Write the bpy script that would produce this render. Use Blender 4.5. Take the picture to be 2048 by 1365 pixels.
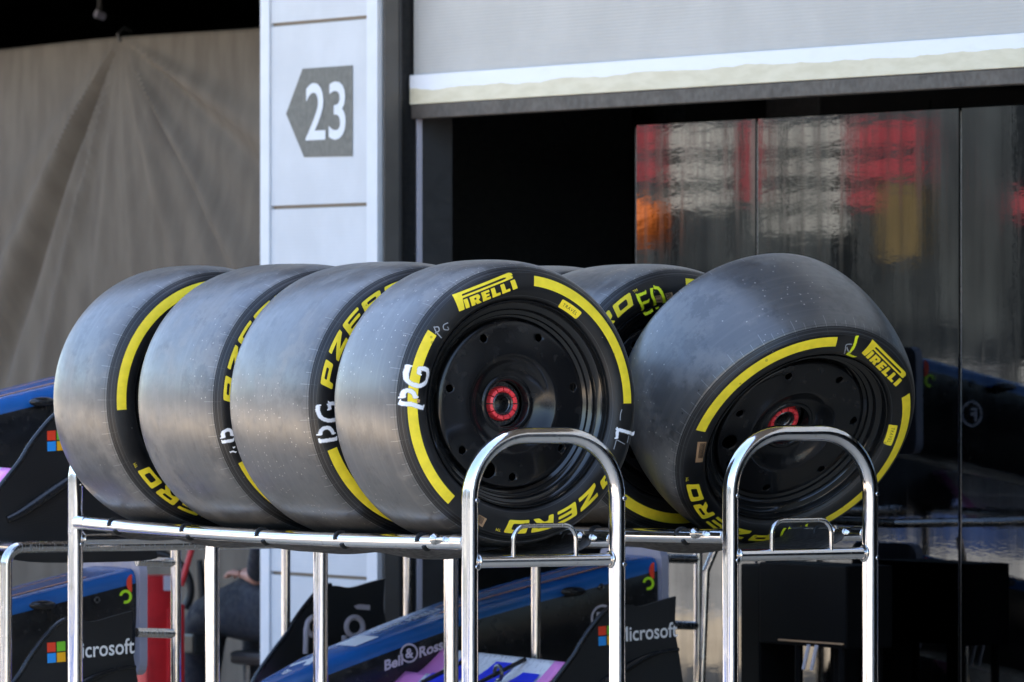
import bpy, bmesh, math, random
from mathutils import Vector, Matrix
random.seed(7)
R = math.radians
for o in list(bpy.data.objects): bpy.data.objects.remove(o)
scn = bpy.context.scene
col = scn.collection

# ------------------------------------------------------------------ camera
F = 13700.0; TH = R(30); CZ = 1.6          # focal length in photo pixels, heading from +Y towards +X, eye height
cam_d = bpy.data.cameras.new('camera'); cam = bpy.data.objects.new('camera', cam_d); col.objects.link(cam)
cam.location = (0, 0, CZ); cam.rotation_euler = (R(90), 0, -TH)
cam_d.sensor_width = 36; cam_d.lens = F/2048*36; cam_d.clip_start = 0.5; cam_d.clip_end = 2000
cam_d.dof.use_dof = True; cam_d.dof.focus_distance = 17.3; cam_d.dof.aperture_fstop = 9.0
scn.camera = cam
# ------------------------------------------------------------------ light
w = bpy.data.worlds.new('World'); scn.world = w; w.use_nodes = True
nt = w.node_tree
SUN_EL, SUN_AZ = R(58), R(75)              # azimuth measured from +Y towards +X: behind the garage building
sky = nt.nodes.new('ShaderNodeTexSky'); sky.sky_type = 'NISHITA'; sky.sun_disc = False
sky.sun_elevation = SUN_EL; sky.sun_rotation = SUN_AZ; sky.air_density = 1.0; sky.dust_density = 1.5; sky.ozone_density = 1.0
nt.links.new(sky.outputs[0], nt.nodes['Background'].inputs[0]); nt.nodes['Background'].inputs[1].default_value = 0.15
sd = bpy.data.lights.new('sun', 'SUN'); sd.energy = 5.0; sd.angle = R(0.5); sd.color = (1, .95, .88)
so = bpy.data.objects.new('sun', sd); col.objects.link(so)
sdir = Vector((math.sin(SUN_AZ)*math.cos(SUN_EL), math.cos(SUN_AZ)*math.cos(SUN_EL), math.sin(SUN_EL)))
so.rotation_euler = sdir.to_track_quat('Z', 'Y').to_euler(); so.location = sdir*40
scn.view_settings.view_transform = 'Standard'; scn.view_settings.look = 'None'
scn.view_settings.exposure = 2.3; scn.view_settings.gamma = 1

# ------------------------------------------------------------------ pixel -> world helpers
SN, CS = math.sin(TH), math.cos(TH)
def ray(px, py):
    r = (px-1024)/F; u = -(py-682.5)/F
    return Vector((CS*r+SN, -SN*r+CS, u))
def on_x(px, py, X):
    d = ray(px, py); t = X/d.x; return Vector((X, d.y*t, CZ+d.z*t))
def on_y(px, py, Y):
    d = ray(px, py); t = Y/d.y; return Vector((d.x*t, Y, CZ+d.z*t))
def at_d(px, py, D):
    d = ray(px, py); return Vector((d.x*D, d.y*D, CZ+d.z*D))

# ------------------------------------------------------------------ materials
def mat(name, base=(.5, .5, .5), rough=.5, metal=0.0, spec=.5, **kw):
    m = bpy.data.materials.new(name); m.use_nodes = True
    b = m.node_tree.nodes['Principled BSDF']
    b.inputs['Base Color'].default_value = (*base, 1); b.inputs['Roughness'].default_value = rough
    b.inputs['Metallic'].default_value = metal; b.inputs['Specular IOR Level'].default_value = spec
    for k, v in kw.items(): b.inputs[k.replace('_', ' ')].default_value = v
    return m
class G:                                     # small node-graph writer
    def __init__(s, m): s.t = m.node_tree; s.n = s.t.nodes; s.b = s.n['Principled BSDF']
    def L(s, a, b): s.t.links.new(a, b)
    def put(s, sock, v):
        if hasattr(v, 'is_linked') or isinstance(v, bpy.types.NodeSocket): s.L(v, sock)
        else: sock.default_value = v
    def math(s, op, a, b=0.0, clamp=False):
        n = s.n.new('ShaderNodeMath'); n.operation = op; n.use_clamp = clamp
        s.put(n.inputs[0], a); s.put(n.inputs[1], b); return n.outputs[0]
    def coord(s, scale=(1, 1, 1), out='Object'):
        c = s.n.new('ShaderNodeTexCoord'); m = s.n.new('ShaderNodeMapping'); m.inputs['Scale'].default_value = scale
        s.L(c.outputs[out], m.inputs[0]); return m.outputs[0]
    def noise(s, vec, sc=5, det=3, rough=.55):
        n = s.n.new('ShaderNodeTexNoise'); n.inputs['Scale'].default_value = sc; n.inputs['Detail'].default_value = det
        n.inputs['Roughness'].default_value = rough; s.L(vec, n.inputs['Vector']); return n.outputs['Fac']
    def vor(s, vec, sc=5, out='Distance'):
        n = s.n.new('ShaderNodeTexVoronoi'); n.inputs['Scale'].default_value = sc; s.L(vec, n.inputs['Vector']); return n.outputs[out]
    def ramp(s, fac, a, b, lo=0., hi=1.):    # smooth map of fac in [a,b] to [lo,hi]
        n = s.n.new('ShaderNodeMapRange'); n.interpolation_type = 'SMOOTHSTEP'
        s.put(n.inputs[0], fac)
        for i, v in zip((1, 2, 3, 4), (a, b, lo, hi)): n.inputs[i].default_value = v
        return n.outputs[0]
    def mix(s, fac, a, b):
        n = s.n.new('ShaderNodeMix'); n.data_type = 'RGBA'; s.put(n.inputs[0], fac)
        for i, v in ((6, a), (7, b)):
            if isinstance(v, tuple): n.inputs[i].default_value = (*v, 1)
            else: s.L(v, n.inputs[i])
        return n.outputs[2]
    def bump(s, h, strength=.3, dist=.002):
        n = s.n.new('ShaderNodeBump'); n.inputs['Strength'].default_value = strength; n.inputs['Distance'].default_value = dist
        s.L(h, n.inputs['Height']); s.L(n.outputs[0], s.b.inputs['Normal'])
    def sep(s, vec):
        n = s.n.new('ShaderNodeSeparateXYZ'); s.L(vec, n.inputs[0]); return n.outputs
    def color(s, c): s.L(c, s.b.inputs['Base Color'])
    def rough(s, r): s.L(r, s.b.inputs['Roughness'])

def rubber_tread(name, we, seed):
    m = mat(name, (.05, .05, .05), .45, spec=.75); g = G(m)
    v = g.coord(); x, y, z = g.sep(v)
    mp = g.n.new('ShaderNodeMapping'); mp.inputs['Location'].default_value = (seed*3.1, seed, 0); g.L(v, mp.inputs[0]); vs = mp.outputs[0]
    ang = g.math('ARCTAN2', z, x); ay = g.math('ABSOLUTE', y)
    n1 = g.noise(vs, 6, 4); n2 = g.noise(vs, 45, 3)
    base = g.mix(g.ramp(n1, .3, .7), (.062, .061, .061), (.080, .078, .075))
    # circumferential scuff streaks: stretched along the running direction
    cb = g.n.new('ShaderNodeCombineXYZ'); g.put(cb.inputs[0], g.math('MULTIPLY', ang, .6)); g.put(cb.inputs[1], g.math('MULTIPLY', y, 60.)); cb.inputs[2].default_value = seed
    st = g.noise(cb.outputs[0], 1.2, 3)
    base = g.mix(g.ramp(st, .46, .74, 0, .42), base, (.135, .126, .115))
    pt = g.noise(vs, 4.5, 6, .7); base = g.mix(g.ramp(pt, .51, .60, 0, .6), base, (.15, .14, .128)); base = g.mix(g.ramp(g.noise(vs, 8.5, 5, .75), .53, .63, 0, .6), base, (.028, .028, .029))
    # picked-up grit, light and dark, thicker in patches
    d = g.vor(vs, 70); c = g.vor(vs, 70, 'Color'); cr = g.sep(c)
    patch = g.ramp(g.noise(vs, 2.2, 1), .50, .60, .012, .60)
    sel = g.math('LESS_THAN', cr[0], patch)
    spk = g.math('MULTIPLY', g.math('LESS_THAN', d, .15), sel)
    base = g.mix(spk, base, (.34, .31, .27))
    d2 = g.vor(vs, 26); c2 = g.sep(g.vor(vs, 26, 'Color'))
    spk2 = g.math('MULTIPLY', g.math('LESS_THAN', d2, .07), g.math('LESS_THAN', c2[1], .2))
    base = g.mix(spk2, base, (.006, .006, .006))
    # shoulder ticks
    fr = g.math('FRACT', g.math('MULTIPLY', ang, 72/6.28318)); tk = g.math('LESS_THAN', fr, .045)
    fr2 = g.math('FRACT', g.math('MULTIPLY', ang, 24/6.28318)); lk = g.math('LESS_THAN', fr2, .016)
    zone = g.math('MULTIPLY', g.math('GREATER_THAN', ay, we-.016), g.math('LESS_THAN', ay, we+.006))
    zone2 = g.math('MULTIPLY', g.math('GREATER_THAN', ay, we-.030), g.math('LESS_THAN', ay, we+.012))
    tick = g.math('MAXIMUM', g.math('MULTIPLY', tk, zone), g.math('MULTIPLY', lk, zone2))
    base = g.mix(g.math('MULTIPLY', tick, .8), base, (.24, .24, .23))
    # worn edge line on the tread
    ln = g.math('LESS_THAN', g.math('ABSOLUTE', g.math('SUBTRACT', ay, we-.004)), .0008)
    base = g.mix(g.math('MULTIPLY', ln, .7), base, (.01, .01, .01))
    # one mould line round the tread
    ln2 = g.math('LESS_THAN', g.math('ABSOLUTE', g.math('SUBTRACT', y, .035*seed-.09)), .0005)
    base = g.mix(g.math('MULTIPLY', ln2, .55), base, (.012, .012, .012))
    g.color(base); g.b.inputs['IOR'].default_value = 1.66
    g.rough(g.math('ADD', g.ramp(n2, .3, .7, .32, .39), g.ramp(pt, .45, .65, -.03, .12)))
    h = g.math('ADD', g.math('MULTIPLY', n2, .5), g.math('ADD', g.math('MULTIPLY', spk, .8), g.math('MULTIPLY', spk2, -.8)))
    g.bump(g.math('ADD', h, g.math('MULTIPLY', st, .5)), .32, .0009)
    return m
def rubber_side():
    m = mat('sidewall rubber', (.010, .010, .011), .42, spec=.45); g = G(m); v = g.coord(); x, y, z = g.sep(v)
    r = g.math('SQRT', g.math('ADD', g.math('MULTIPLY', x, x), g.math('MULTIPLY', z, z)))
    ang = g.math('ARCTAN2', z, x)
    n1 = g.noise(v, 9, 4); n2 = g.noise(v, 60, 3)
    base = g.mix(g.ramp(n1, .35, .7), (.007, .007, .0075), (.017, .0165, .016))
    def line(r0, wd): return g.math('LESS_THAN', g.math('ABSOLUTE', g.math('SUBTRACT', r, r0)), wd)
    ring = g.math('MAXIMUM', line(.3430, .0005), g.math('MAXIMUM', line(.337, .0006), g.math('MAXIMUM', line(.331, .0004), line(.272, .0006))))
    fr = g.math('FRACT', g.math('MULTIPLY', ang, 24/6.28318)); lk = g.math('LESS_THAN', fr, .012)
    lk = g.math('MULTIPLY', lk, g.math('GREATER_THAN', r, .332))
    base = g.mix(g.math('MULTIPLY', g.math('MAXIMUM', ring, lk), .45), base, (.09, .09, .09))
    sp = g.math('MULTIPLY', g.math('LESS_THAN', g.vor(v, 55), .09), g.math('LESS_THAN', g.sep(g.vor(v, 55, 'Color'))[0], .07))
    base = g.mix(sp, base, (.2, .19, .17))
    g.color(base); g.rough(g.ramp(n1, .3, .7, .36, .52))
    g.bump(g.math('ADD', g.math('MULTIPLY', n2, .3), g.math('MULTIPLY', ring, -1.)), .4, .001)
    return m
def chrome(name='polished steel', base=(.80, .80, .82), rough=.11):
    m = mat(name, base, rough, 1.0); g = G(m); v = g.coord((90, 90, 1.5)); v2 = g.coord()
    n = g.noise(v, 3, 3); n2 = g.noise(v2, 22, 4)
    g.rough(g.math('ADD', g.ramp(n, .35, .75, rough*.7, rough*2.0), g.ramp(n2, .55, .8, 0, .12)))
    g.color(g.mix(g.ramp(g.noise(v2, 60, 3), .6, .75, 0, .5), base, (.35, .34, .33)))
    g.bump(g.math('ADD', g.noise(g.coord(), 9, 2), g.math('MULTIPLY', n, .15)), .25, .002)
    return m
def paint(name, base, rough=.35, var=.12, metal=0, bs=.05, sc=12):
    m = mat(name, base, rough, metal); g = G(m); v = g.coord(); n = g.noise(v, sc, 4)
    lo = tuple(c*(1-var) for c in base); hi = tuple(min(1, c*(1+var)) for c in base)
    g.color(g.mix(g.ramp(n, .3, .7), lo, hi)); g.rough(g.ramp(g.noise(v, sc*4, 3), .3, .7, rough*.8, rough*1.25))
    if bs: g.bump(g.noise(v, sc*8, 2), bs, .001)
    return m
def carbon():
    m = mat('ribbed carbon', (.012, .012, .013), .3, spec=.5); g = G(m); v = g.coord(); x, y, z = g.sep(v)
    s = g.math('SINE', g.math('MULTIPLY', g.math('ADD', z, g.math('MULTIPLY', x, .12)), 6.283/.0045))
    s2 = g.math('SINE', g.math('MULTIPLY', x, 6.283/.0045))
    n = g.noise(v, 4, 3)
    g.color(g.mix(g.ramp(g.math('MULTIPLY', s, s2), -.2, 1.), (.008, .008, .009), (.024, .024, .024)))
    g.rough(g.ramp(n, .3, .7, .3, .45)); g.bump(s, .25, .0006)
    return m
M = {}
M['side'] = rubber_side()
M['chrome'] = chrome()
M['chrome2'] = chrome('worn steel tube', (.62, .61, .60), .16)
M['yellow'] = paint('yellow marking', (.93, .73, .03), .5, .07, sc=40)
g = G(M['yellow']); v = g.coord(); d = g.vor(v, 38); c = g.sep(g.vor(v, 38, 'Color'))
old = M['yellow'].node_tree.nodes['Principled BSDF'].inputs['Base Color'].links[0].from_socket
g.color(g.mix(g.math('MULTIPLY', g.math('LESS_THAN', d, .16), g.math('MULTIPLY', g.math('LESS_THAN', c[0], .25), .45)), old, (.16, .12, .03)))
M['white'] = paint('white marking', (.8, .8, .8), .5, .05, sc=30)
M['black_print'] = mat('black print', (.012, .012, .012), .5)
M['cover'] = mat('black wheel cover', (.0055, .0055, .006), .2, spec=.36); g = G(M['cover']); v = g.coord(); n = g.noise(v, 7, 4)
g.rough(g.ramp(n, .3, .75, .12, .26)); g.color(g.mix(g.ramp(g.noise(v, 30, 5), .55, .8, 0, .7), (.008, .008, .0085), (.03, .028, .027)))
g.bump(g.noise(v, 30, 2), .03, .001)
M['rim'] = mat('gloss black rim', (.008, .008, .008), .12, spec=.6)
M['void'] = mat('hub darkness', (.003, .003, .003), .9, spec=.1)
M['red_ano'] = paint('red anodised nut', (.92, .06, .07), .3, .12, .0, .1, 60)
M['steel_dark'] = paint('dark machined steel', (.12, .12, .12), .3, .2, .9, .1, 60)
M['tan'] = paint('tan paper label', (.42, .25, .13), .6, .1)
M['sling'] = paint('black sling fabric', (.035, .032, .030), .55, .3, 0, .5, 14)
M['strap'] = mat('black strap', (.012, .012, .012), .5)
M['carbon'] = carbon()
M['gloss_black'] = paint('gloss black paint', (.012, .012, .013), .22, .3)
M['blue'] = paint('blue gloss paint', (.014, .105, .33), .2, .08)
M['bulk'] = paint('lilac grey bulkhead', (.34, .34, .42), .5, .06)
M['pink'] = paint('pink paint', (.80, .26, .66), .35, .03)
M['wingwhite'] = paint('white wing paint', (.78, .80, .84), .3, .03)
M['bluel'] = mat('bright blue lettering', (.012, .035, .70), .35)
M['orange'] = mat('orange pinstripe', (.85, .32, .10), .4)
M['print'] = mat('white lettering', (.80, .80, .80), .45)
M['greyprint'] = mat('grey lettering', (.56, .53, .60), .45)
for k, c in (('sq_red', (.85, .06, .02)), ('sq_green', (.20, .58, .03)), ('sq_blue', (.03, .32, .85)), ('sq_yellow', (1., .48, .01))):
    M[k] = mat(k, c, .4)
M['lime'] = mat('lime marking', (.50, .85, .02), .4)
M['red'] = paint('red equipment paint', (.55, .018, .022), .35, .15)
M['hose'] = mat('black hose', (.012, .012, .012), .4)
def spray_mat(name, c):
    m = mat(name, c, .6); g = G(m); uv = g.n.new('ShaderNodeUVMap'); s = g.sep(uv.outputs[0])
    e = g.math('SUBTRACT', 1., g.math('ABSOLUTE', g.math('SUBTRACT', g.math('MULTIPLY', s[1], 2.), 1.)))
    n = g.noise(g.coord(), 160, 4)
    a = g.ramp(g.math('ADD', e, g.math('MULTIPLY', g.math('SUBTRACT', n, .5), .55)), .12, .55)
    g.L(a, g.b.inputs['Alpha']); return m
M['spray_white'] = spray_mat('white spray', (.85, .86, .88))
M['spray_yellow'] = spray_mat('yellow spray', (.78, .85, .02))
M['chalk'] = spray_mat('pale chalk', (.30, .31, .33))

# ------------------------------------------------------------------ object helpers
def tag(o, label=None, cat=None, group=None, kind=None):
    for k, v in (('label', label), ('category', cat), ('group', group), ('kind', kind)):
        if v: o[k] = v
    return o
def empty(name, loc=(0, 0, 0), label=None, cat=None, group=None, rot=None):
    o = bpy.data.objects.new(name, None); col.objects.link(o); o.location = loc; o.empty_display_size = .1
    if rot is not None: o.rotation_euler = rot
    return tag(o, label, cat, group)
def link_bm(name, bm, m, parent=None, smooth=True, loc=None):
    me = bpy.data.meshes.new(name); bmesh.ops.recalc_face_normals(bm, faces=bm.faces) if len(bm.faces) else None
    bm.to_mesh(me); bm.free()
    return link_me(name, me, m, parent, smooth, loc)
def link_me(name, me, m, parent=None, smooth=True, loc=None):
    for mm in (m if isinstance(m, (list, tuple)) else [m]): me.materials.append(mm)
    if smooth:
        for p in me.polygons: p.use_smooth = True
        me.set_sharp_from_angle(angle=R(38))
    o = bpy.data.objects.new(name, me); col.objects.link(o)
    if parent is not None: o.parent = parent
    if loc is not None: o.location = loc
    return o
def box(bm, a, b, bev=0.0):
    a, b = Vector(a), Vector(b)
    lo = Vector([min(a[i], b[i]) for i in range(3)]); hi = Vector([max(a[i], b[i]) for i in range(3)])
    r = bmesh.ops.create_cube(bm, size=1); vs = r['verts']
    for v in vs: v.co = Vector([lo[i]+(v.co[i]+.5)*(hi[i]-lo[i]) for i in range(3)])
    if bev:
        es = list({e for v in vs for e in v.link_edges}); bmesh.ops.bevel(bm, geom=es, offset=bev, segments=2, affect='EDGES', profile=.6)
def bbox(name, a, b, m, parent=None, bev=0.0):
    bm = bmesh.new(); box(bm, a, b, bev); return link_bm(name, bm, m, parent, smooth=False)
def round_path(pts, rad, n=8, closed=False):
    pts = [Vector(p) for p in pts]; out = []
    N = len(pts)
    for i, p in enumerate(pts):
        if not closed and i in (0, N-1): out.append(p); continue
        a, b = pts[i-1], pts[(i+1) % N]
        u, v = (a-p), (b-p); lu, lv = u.length, v.length; u.normalize(); v.normalize()
        th = math.acos(max(-1, min(1, u.dot(v))))
        if th > math.pi-.02: out.append(p); continue
        t = min(rad/math.tan(th/2), lu*.49, lv*.49); r = t*math.tan(th/2)
        c = p+(u+v).normalized()*(r/math.sin(th/2)); s = p+u*t-c; e = p+v*t-c
        for k in range(n+1):
            f = k/n; ang = math.pi-th
            q = (s*math.sin((1-f)*ang)+e*math.sin(f*ang))/math.sin(ang) if math.sin(ang) > 1e-4 else s.lerp(e, f)
            out.append(c+q)
    return out
def tube(bm, pts, r, seg=16, closed=False, caps=True):
    pts = [Vector(p) for p in pts]; N = len(pts); rings = []; prev = None
    for i, p in enumerate(pts):
        if closed: t = (pts[(i+1) % N]-pts[i-1]).normalized()
        else: t = (pts[min(i+1, N-1)]-pts[max(i-1, 0)]).normalized()
        if prev is None:
            h = Vector((0, 0, 1)) if abs(t.z) < .9 else Vector((1, 0, 0)); prev = (h-t*h.dot(t)).normalized()
        prev = (prev-t*prev.dot(t)).normalized(); q = t.cross(prev)
        rr = r[i] if isinstance(r, (list, tuple)) else r
        rings.append([bm.verts.new(p+prev*(rr*math.cos(2*math.pi*k/seg))+q*(rr*math.sin(2*math.pi*k/seg))) for k in range(seg)])
    for i in range(N if closed else N-1):
        a, b = rings[i], rings[(i+1) % N]
        for k in range(seg): bm.faces.new((a[k], a[(k+1) % seg], b[(k+1) % seg], b[k]))
    if caps and not closed: bm.faces.new(rings[0][::-1]); bm.faces.new(rings[-1])
def tubes(name, paths, r, m, parent=None, seg=16):
    bm = bmesh.new()
    for p in paths: tube(bm, p, r, seg)
    return link_bm(name, bm, m, parent)
def lathe_y(bm, prof, seg=96, closed=False):          # prof: (r, y) round the Y axis
    rings = []
    for r, y in prof:
        rings.append([bm.verts.new((r*math.cos(2*math.pi*k/seg), y, r*math.sin(2*math.pi*k/seg))) for k in range(seg)] if r > 1e-6 else [bm.verts.new((0, y, 0))])
    n = len(rings)
    for i in range(n if closed else n-1):
        a, b = rings[i], rings[(i+1) % n]
        for k in range(seg):
            k2 = (k+1) % seg
            if len(a) == 1: bm.faces.new((a[0], b[k2], b[k]))
            elif len(b) == 1: bm.faces.new((a[k], a[k2], b[0]))
            else: bm.faces.new((a[k], a[k2], b[k2], b[k]))
def smooth_prof(p, n=4):                              # Catmull-Rom through profile points
    out = []
    for i in range(len(p)-1):
        p0 = p[max(i-1, 0)]; p1 = p[i]; p2 = p[i+1]; p3 = p[min(i+2, len(p)-1)]
        for k in range(n):
            t = k/n
            out.append(tuple(.5*((2*p1[j])+(-p0[j]+p2[j])*t+(2*p0[j]-5*p1[j]+4*p2[j]-p3[j])*t*t+(-p0[j]+3*p1[j]-3*p2[j]+p3[j])*t**3) for j in (0, 1)))
    out.append(p[-1]); return out
# ---- flat shapes: outlines (with holes) or lettering, gridded and mapped on to a surface
def flat_mesh(loops=None, text=None, size=1, cell=.02, bold=0, align='LEFT', spacing=1.0):
    if text is not None:
        cu = bpy.data.curves.new('t', 'FONT'); cu.body = text; cu.size = size; cu.align_x = align; cu.offset = bold; cu.space_character = spacing
        cu.resolution_u = 4
    else:
        cu = bpy.data.curves.new('t', 'CURVE')
        for lp in loops:
            s = cu.splines.new('POLY'); s.points.add(len(lp)-1)
            for pt, q in zip(s.points, lp): pt.co = (q[0], q[1], 0, 1)
            s.use_cyclic_u = True
    cu.dimensions = '2D'; cu.fill_mode = 'BOTH' if text is None else cu.fill_mode
    o = bpy.data.objects.new('t', cu); col.objects.link(o); bpy.context.view_layer.update()
    me = bpy.data.meshes.new_from_object(o.evaluated_get(bpy.context.evaluated_depsgraph_get()))
    bpy.data.objects.remove(o); bm = bmesh.new(); bm.from_mesh(me); bpy.data.meshes.remove(me)
    bmesh.ops.remove_doubles(bm, verts=bm.verts, dist=1e-6)
    if cell:
        xs = [v.co.x for v in bm.verts]; ys = [v.co.y for v in bm.verts]
        for ax, vals in ((0, xs), (1, ys)):
            q = math.floor(min(vals)/cell)*cell+cell
            while q < max(vals):
                pl = Vector((1, 0, 0)) if ax == 0 else Vector((0, 1, 0))
                bmesh.ops.bisect_plane(bm, geom=bm.verts[:]+bm.edges[:]+bm.faces[:], plane_co=pl*q, plane_no=pl, dist=1e-7)
                q += cell
    return bm
def add_mapped(dst, src, fn):
    vm = {}
    for v in src.verts: vm[v] = dst.verts.new(fn(v.co.x, v.co.y))
    for f in src.faces:
        try: dst.faces.new([vm[v] for v in f.verts])
        except ValueError: pass
    src.free()
def link_decal(name, bm, m, parent, out):            # out(face centre) -> outward direction, to orient the faces
    for f in bm.faces:
        f.normal_update()
        if f.normal.dot(out(f.calc_center_median())) < 0: f.normal_flip()
    me = bpy.data.meshes.new(name); bm.to_mesh(me); bm.free()
    return link_me(name, me, m, parent)
def fillet(lp, r, n=3):
    out = []
    N = len(lp)
    for i in range(N):
        p = Vector(lp[i]); a = Vector(lp[i-1]); b = Vector(lp[(i+1) % N])
        u = (a-p); v = (b-p); t = min(r, u.length*.45, v.length*.45); u.normalize(); v.normalize()
        s, e = p+u*t, p+v*t
        for k in range(n+1):
            f = k/n; out.append(tuple(s*(1-f)**2+p*2*f*(1-f)+e*f*f))
    return out

# ================================================================== TYRES
def side_prof(we):
    return [(.3455, we), (.3415, we+.0050), (.337, we+.010), (.332, we+.0165), (.318, we+.0215), (.302, we+.0245), (.288, we+.0245), (.277, we+.021), (.268, we+.014), (.2625, we+.006)]
def surf(we):
    P = smooth_prof(side_prof(we), 6)
    def s(r):
        r = max(.2626, min(.3454, r))
        for (r1, y1), (r2, y2) in zip(P, P[1:]):
            if r2 <= r <= r1: return y1+(y2-y1)*(r1-r)/(r1-r2+1e-12)
        return P[-1][1]
    return s
ZL = {
 'O': ([(0, 0), (1, 0), (1, 1), (0, 1)], [(.25, .27), (.25, .73), (.74, .73), (.74, .27)]),
 'Z': ([(0, 1), (1, 1), (1, .74), (.42, .27), (1, .27), (1, 0), (-.05, 0), (-.05, .25), (.56, .73), (0, .73)],),
 'E': ([(0, 0), (1, 0), (1, .22), (.26, .22), (.26, .39), (.95, .39), (.95, .61), (.26, .61), (.26, .78), (1, .78), (1, 1), (0, 1)],),
 'R': ([(0, 0), (.26, 0), (.26, .36), (.48, .36), (.74, 0), (1.05, 0), (.80, .38), (1, .44), (1, 1), (0, 1)], [(.26, .58), (.26, .77), (.74, .77), (.74, .58)]),
 'P': ([(0, 0), (.26, 0), (.26, .34), (1, .34), (1, 1), (0, 1)], [(.26, .57), (.26, .77), (.74, .77), (.74, .57)]),
}
def graphics(name, parent, we):
    S = surf(we); EPS = .0007
    def polar(r, a): return Vector((r*math.cos(a), -(S(r)+EPS), r*math.sin(a)))
    def planar(x, z): r = math.hypot(x, z); return Vector((x, -(S(r)+EPS), z))
    out = lambda c: Vector((0, -1, 0))
    def arc(a0, a1, r0, r1):
        bm = bmesh.new(); n = max(2, int(abs(a1-a0)/2)); prev = None
        for i in range(n+1):
            a = R(a0+(a1-a0)*i/n); ring = [bm.verts.new(polar(r0+(r1-r0)*k/4, a)) for k in range(5)]
            if prev:
                for k in range(4): bm.faces.new((prev[k], ring[k], ring[k+1], prev[k+1]))
            prev = ring
        return bm
    for a0, a1 in ((0, 83), (145, 230)):
        link_decal('sidewall_stripe', arc(a0, a1, .2985, .3245), M['yellow'], parent, out)
    # TRAVEL tab
    lp = fillet([(-.032, -.0105), (.032, -.0105), (.032, .0105), (-.032, .0105)], .004)
    def tmap(x, y): return polar(.279+y, R(59)-x/.279)
    bm = bmesh.new(); add_mapped(bm, flat_mesh([lp], cell=.008), tmap); link_decal('travel_label', bm, M['yellow'], parent, out)
    lab = parent.children[-1] if parent.children else None
    bm = bmesh.new()
    def tmap2(x, y): p = tmap(x, y-.0042); return p+Vector((0, -.0004, 0))
    add_mapped(bm, flat_mesh(text='TRAVEL', size=.0115, align='CENTER', cell=.008, spacing=1.25), tmap2)
    t = link_decal('label_lettering', bm, M['black_print'], parent, out)
    # P ZERO
    bm = bmesh.new(); H, W = .0335, .062
    for ch, a in (('P', 324.5), ('Z', 309.5), ('E', 295.8), ('R', 282), ('O', 268)):
        lps = [fillet([(x*W-W/2+(y-.5)*.26*H*1.2, (y-.5)*H) for x, y in lp], .0045 if ch != 'Z' else .002) for lp in ZL[ch]]
        add_mapped(bm, flat_mesh(lps, cell=.010), lambda x, y, a=a: polar(.3085+y, R(a)-x/.3085))
    bq = bmesh.new(); add_mapped(bq, flat_mesh(text='TM', size=.010, align='CENTER', cell=0), lambda x, y: polar(.318+y, R(258.4)-x/.31))
    link_decal('trademark_lettering', bq, M['yellow'], parent, out)
    link_decal('p_zero_lettering', bm, M['yellow'], parent, out)
    # PIRELLI: long-bowled P over the row of letters, set on a straight line
    lw = .190; k = lw/188
    P_out = [(0, 43), (166, 43), (171, 42), (176, 39), (177, 35), (173, 32), (176, 30), (172, 27), (22, 27), (20, 24), (17, 0), (0, 0)]
    P_hole = [(22, 32), (24, 36.5), (150, 36.5), (156, 34.5), (156, 32.6), (150, 31.6)]
    I1 = [(21, 0), (33, 0), (33, 23), (21, 23)]
    Rl = [(39, 0), (51, 0), (51, 7), (56, 0), (70, 0), (62, 9), (67, 12), (69, 17), (65, 23), (39, 23)]; Rh = [(51, 12), (51, 17), (57, 17), (57, 12)]
    El = [(74, 0), (98, 0), (98, 6), (86, 6), (86, 9), (96, 9), (96, 14), (86, 14), (86, 17.5), (98, 17.5), (98, 23), (74, 23)]
    L1 = [(103, 0), (127, 0), (127, 6.5), (115, 6.5), (115, 23), (103, 23)]
    L2 = [(132, 0), (156, 0), (156, 6.5), (144, 6.5), (144, 23), (132, 23)]
    I2 = [(162, 0), (188, 0), (188, 6), (175, 23), (162, 23)]
    I2 = [(163, 0), (177, 0), (177, 23), (163, 23)]
    a0 = R(109.3); ux, uz = math.sin(a0), -math.cos(a0); nx, nz = math.cos(a0), math.sin(a0)
    def pm(x, y):
        x = (x-92)*k; y = (y-21.5)*k*1.02+.2965+.0035
        y -= .0  # straight, not arced
        return planar(ux*x+nx*y, uz*x+nz*y)
    bm = bmesh.new()
    for lps in ([P_out, P_hole], [I1], [Rl, Rh], [El], [L1], [L2], [I2]):
        lps = [fillet(l, 1.0, 1) for l in lps]
        add_mapped(bm, flat_mesh(lps, cell=9), pm)
    link_decal('pirelli_lettering', bm, M['yellow'], parent, out)

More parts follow.
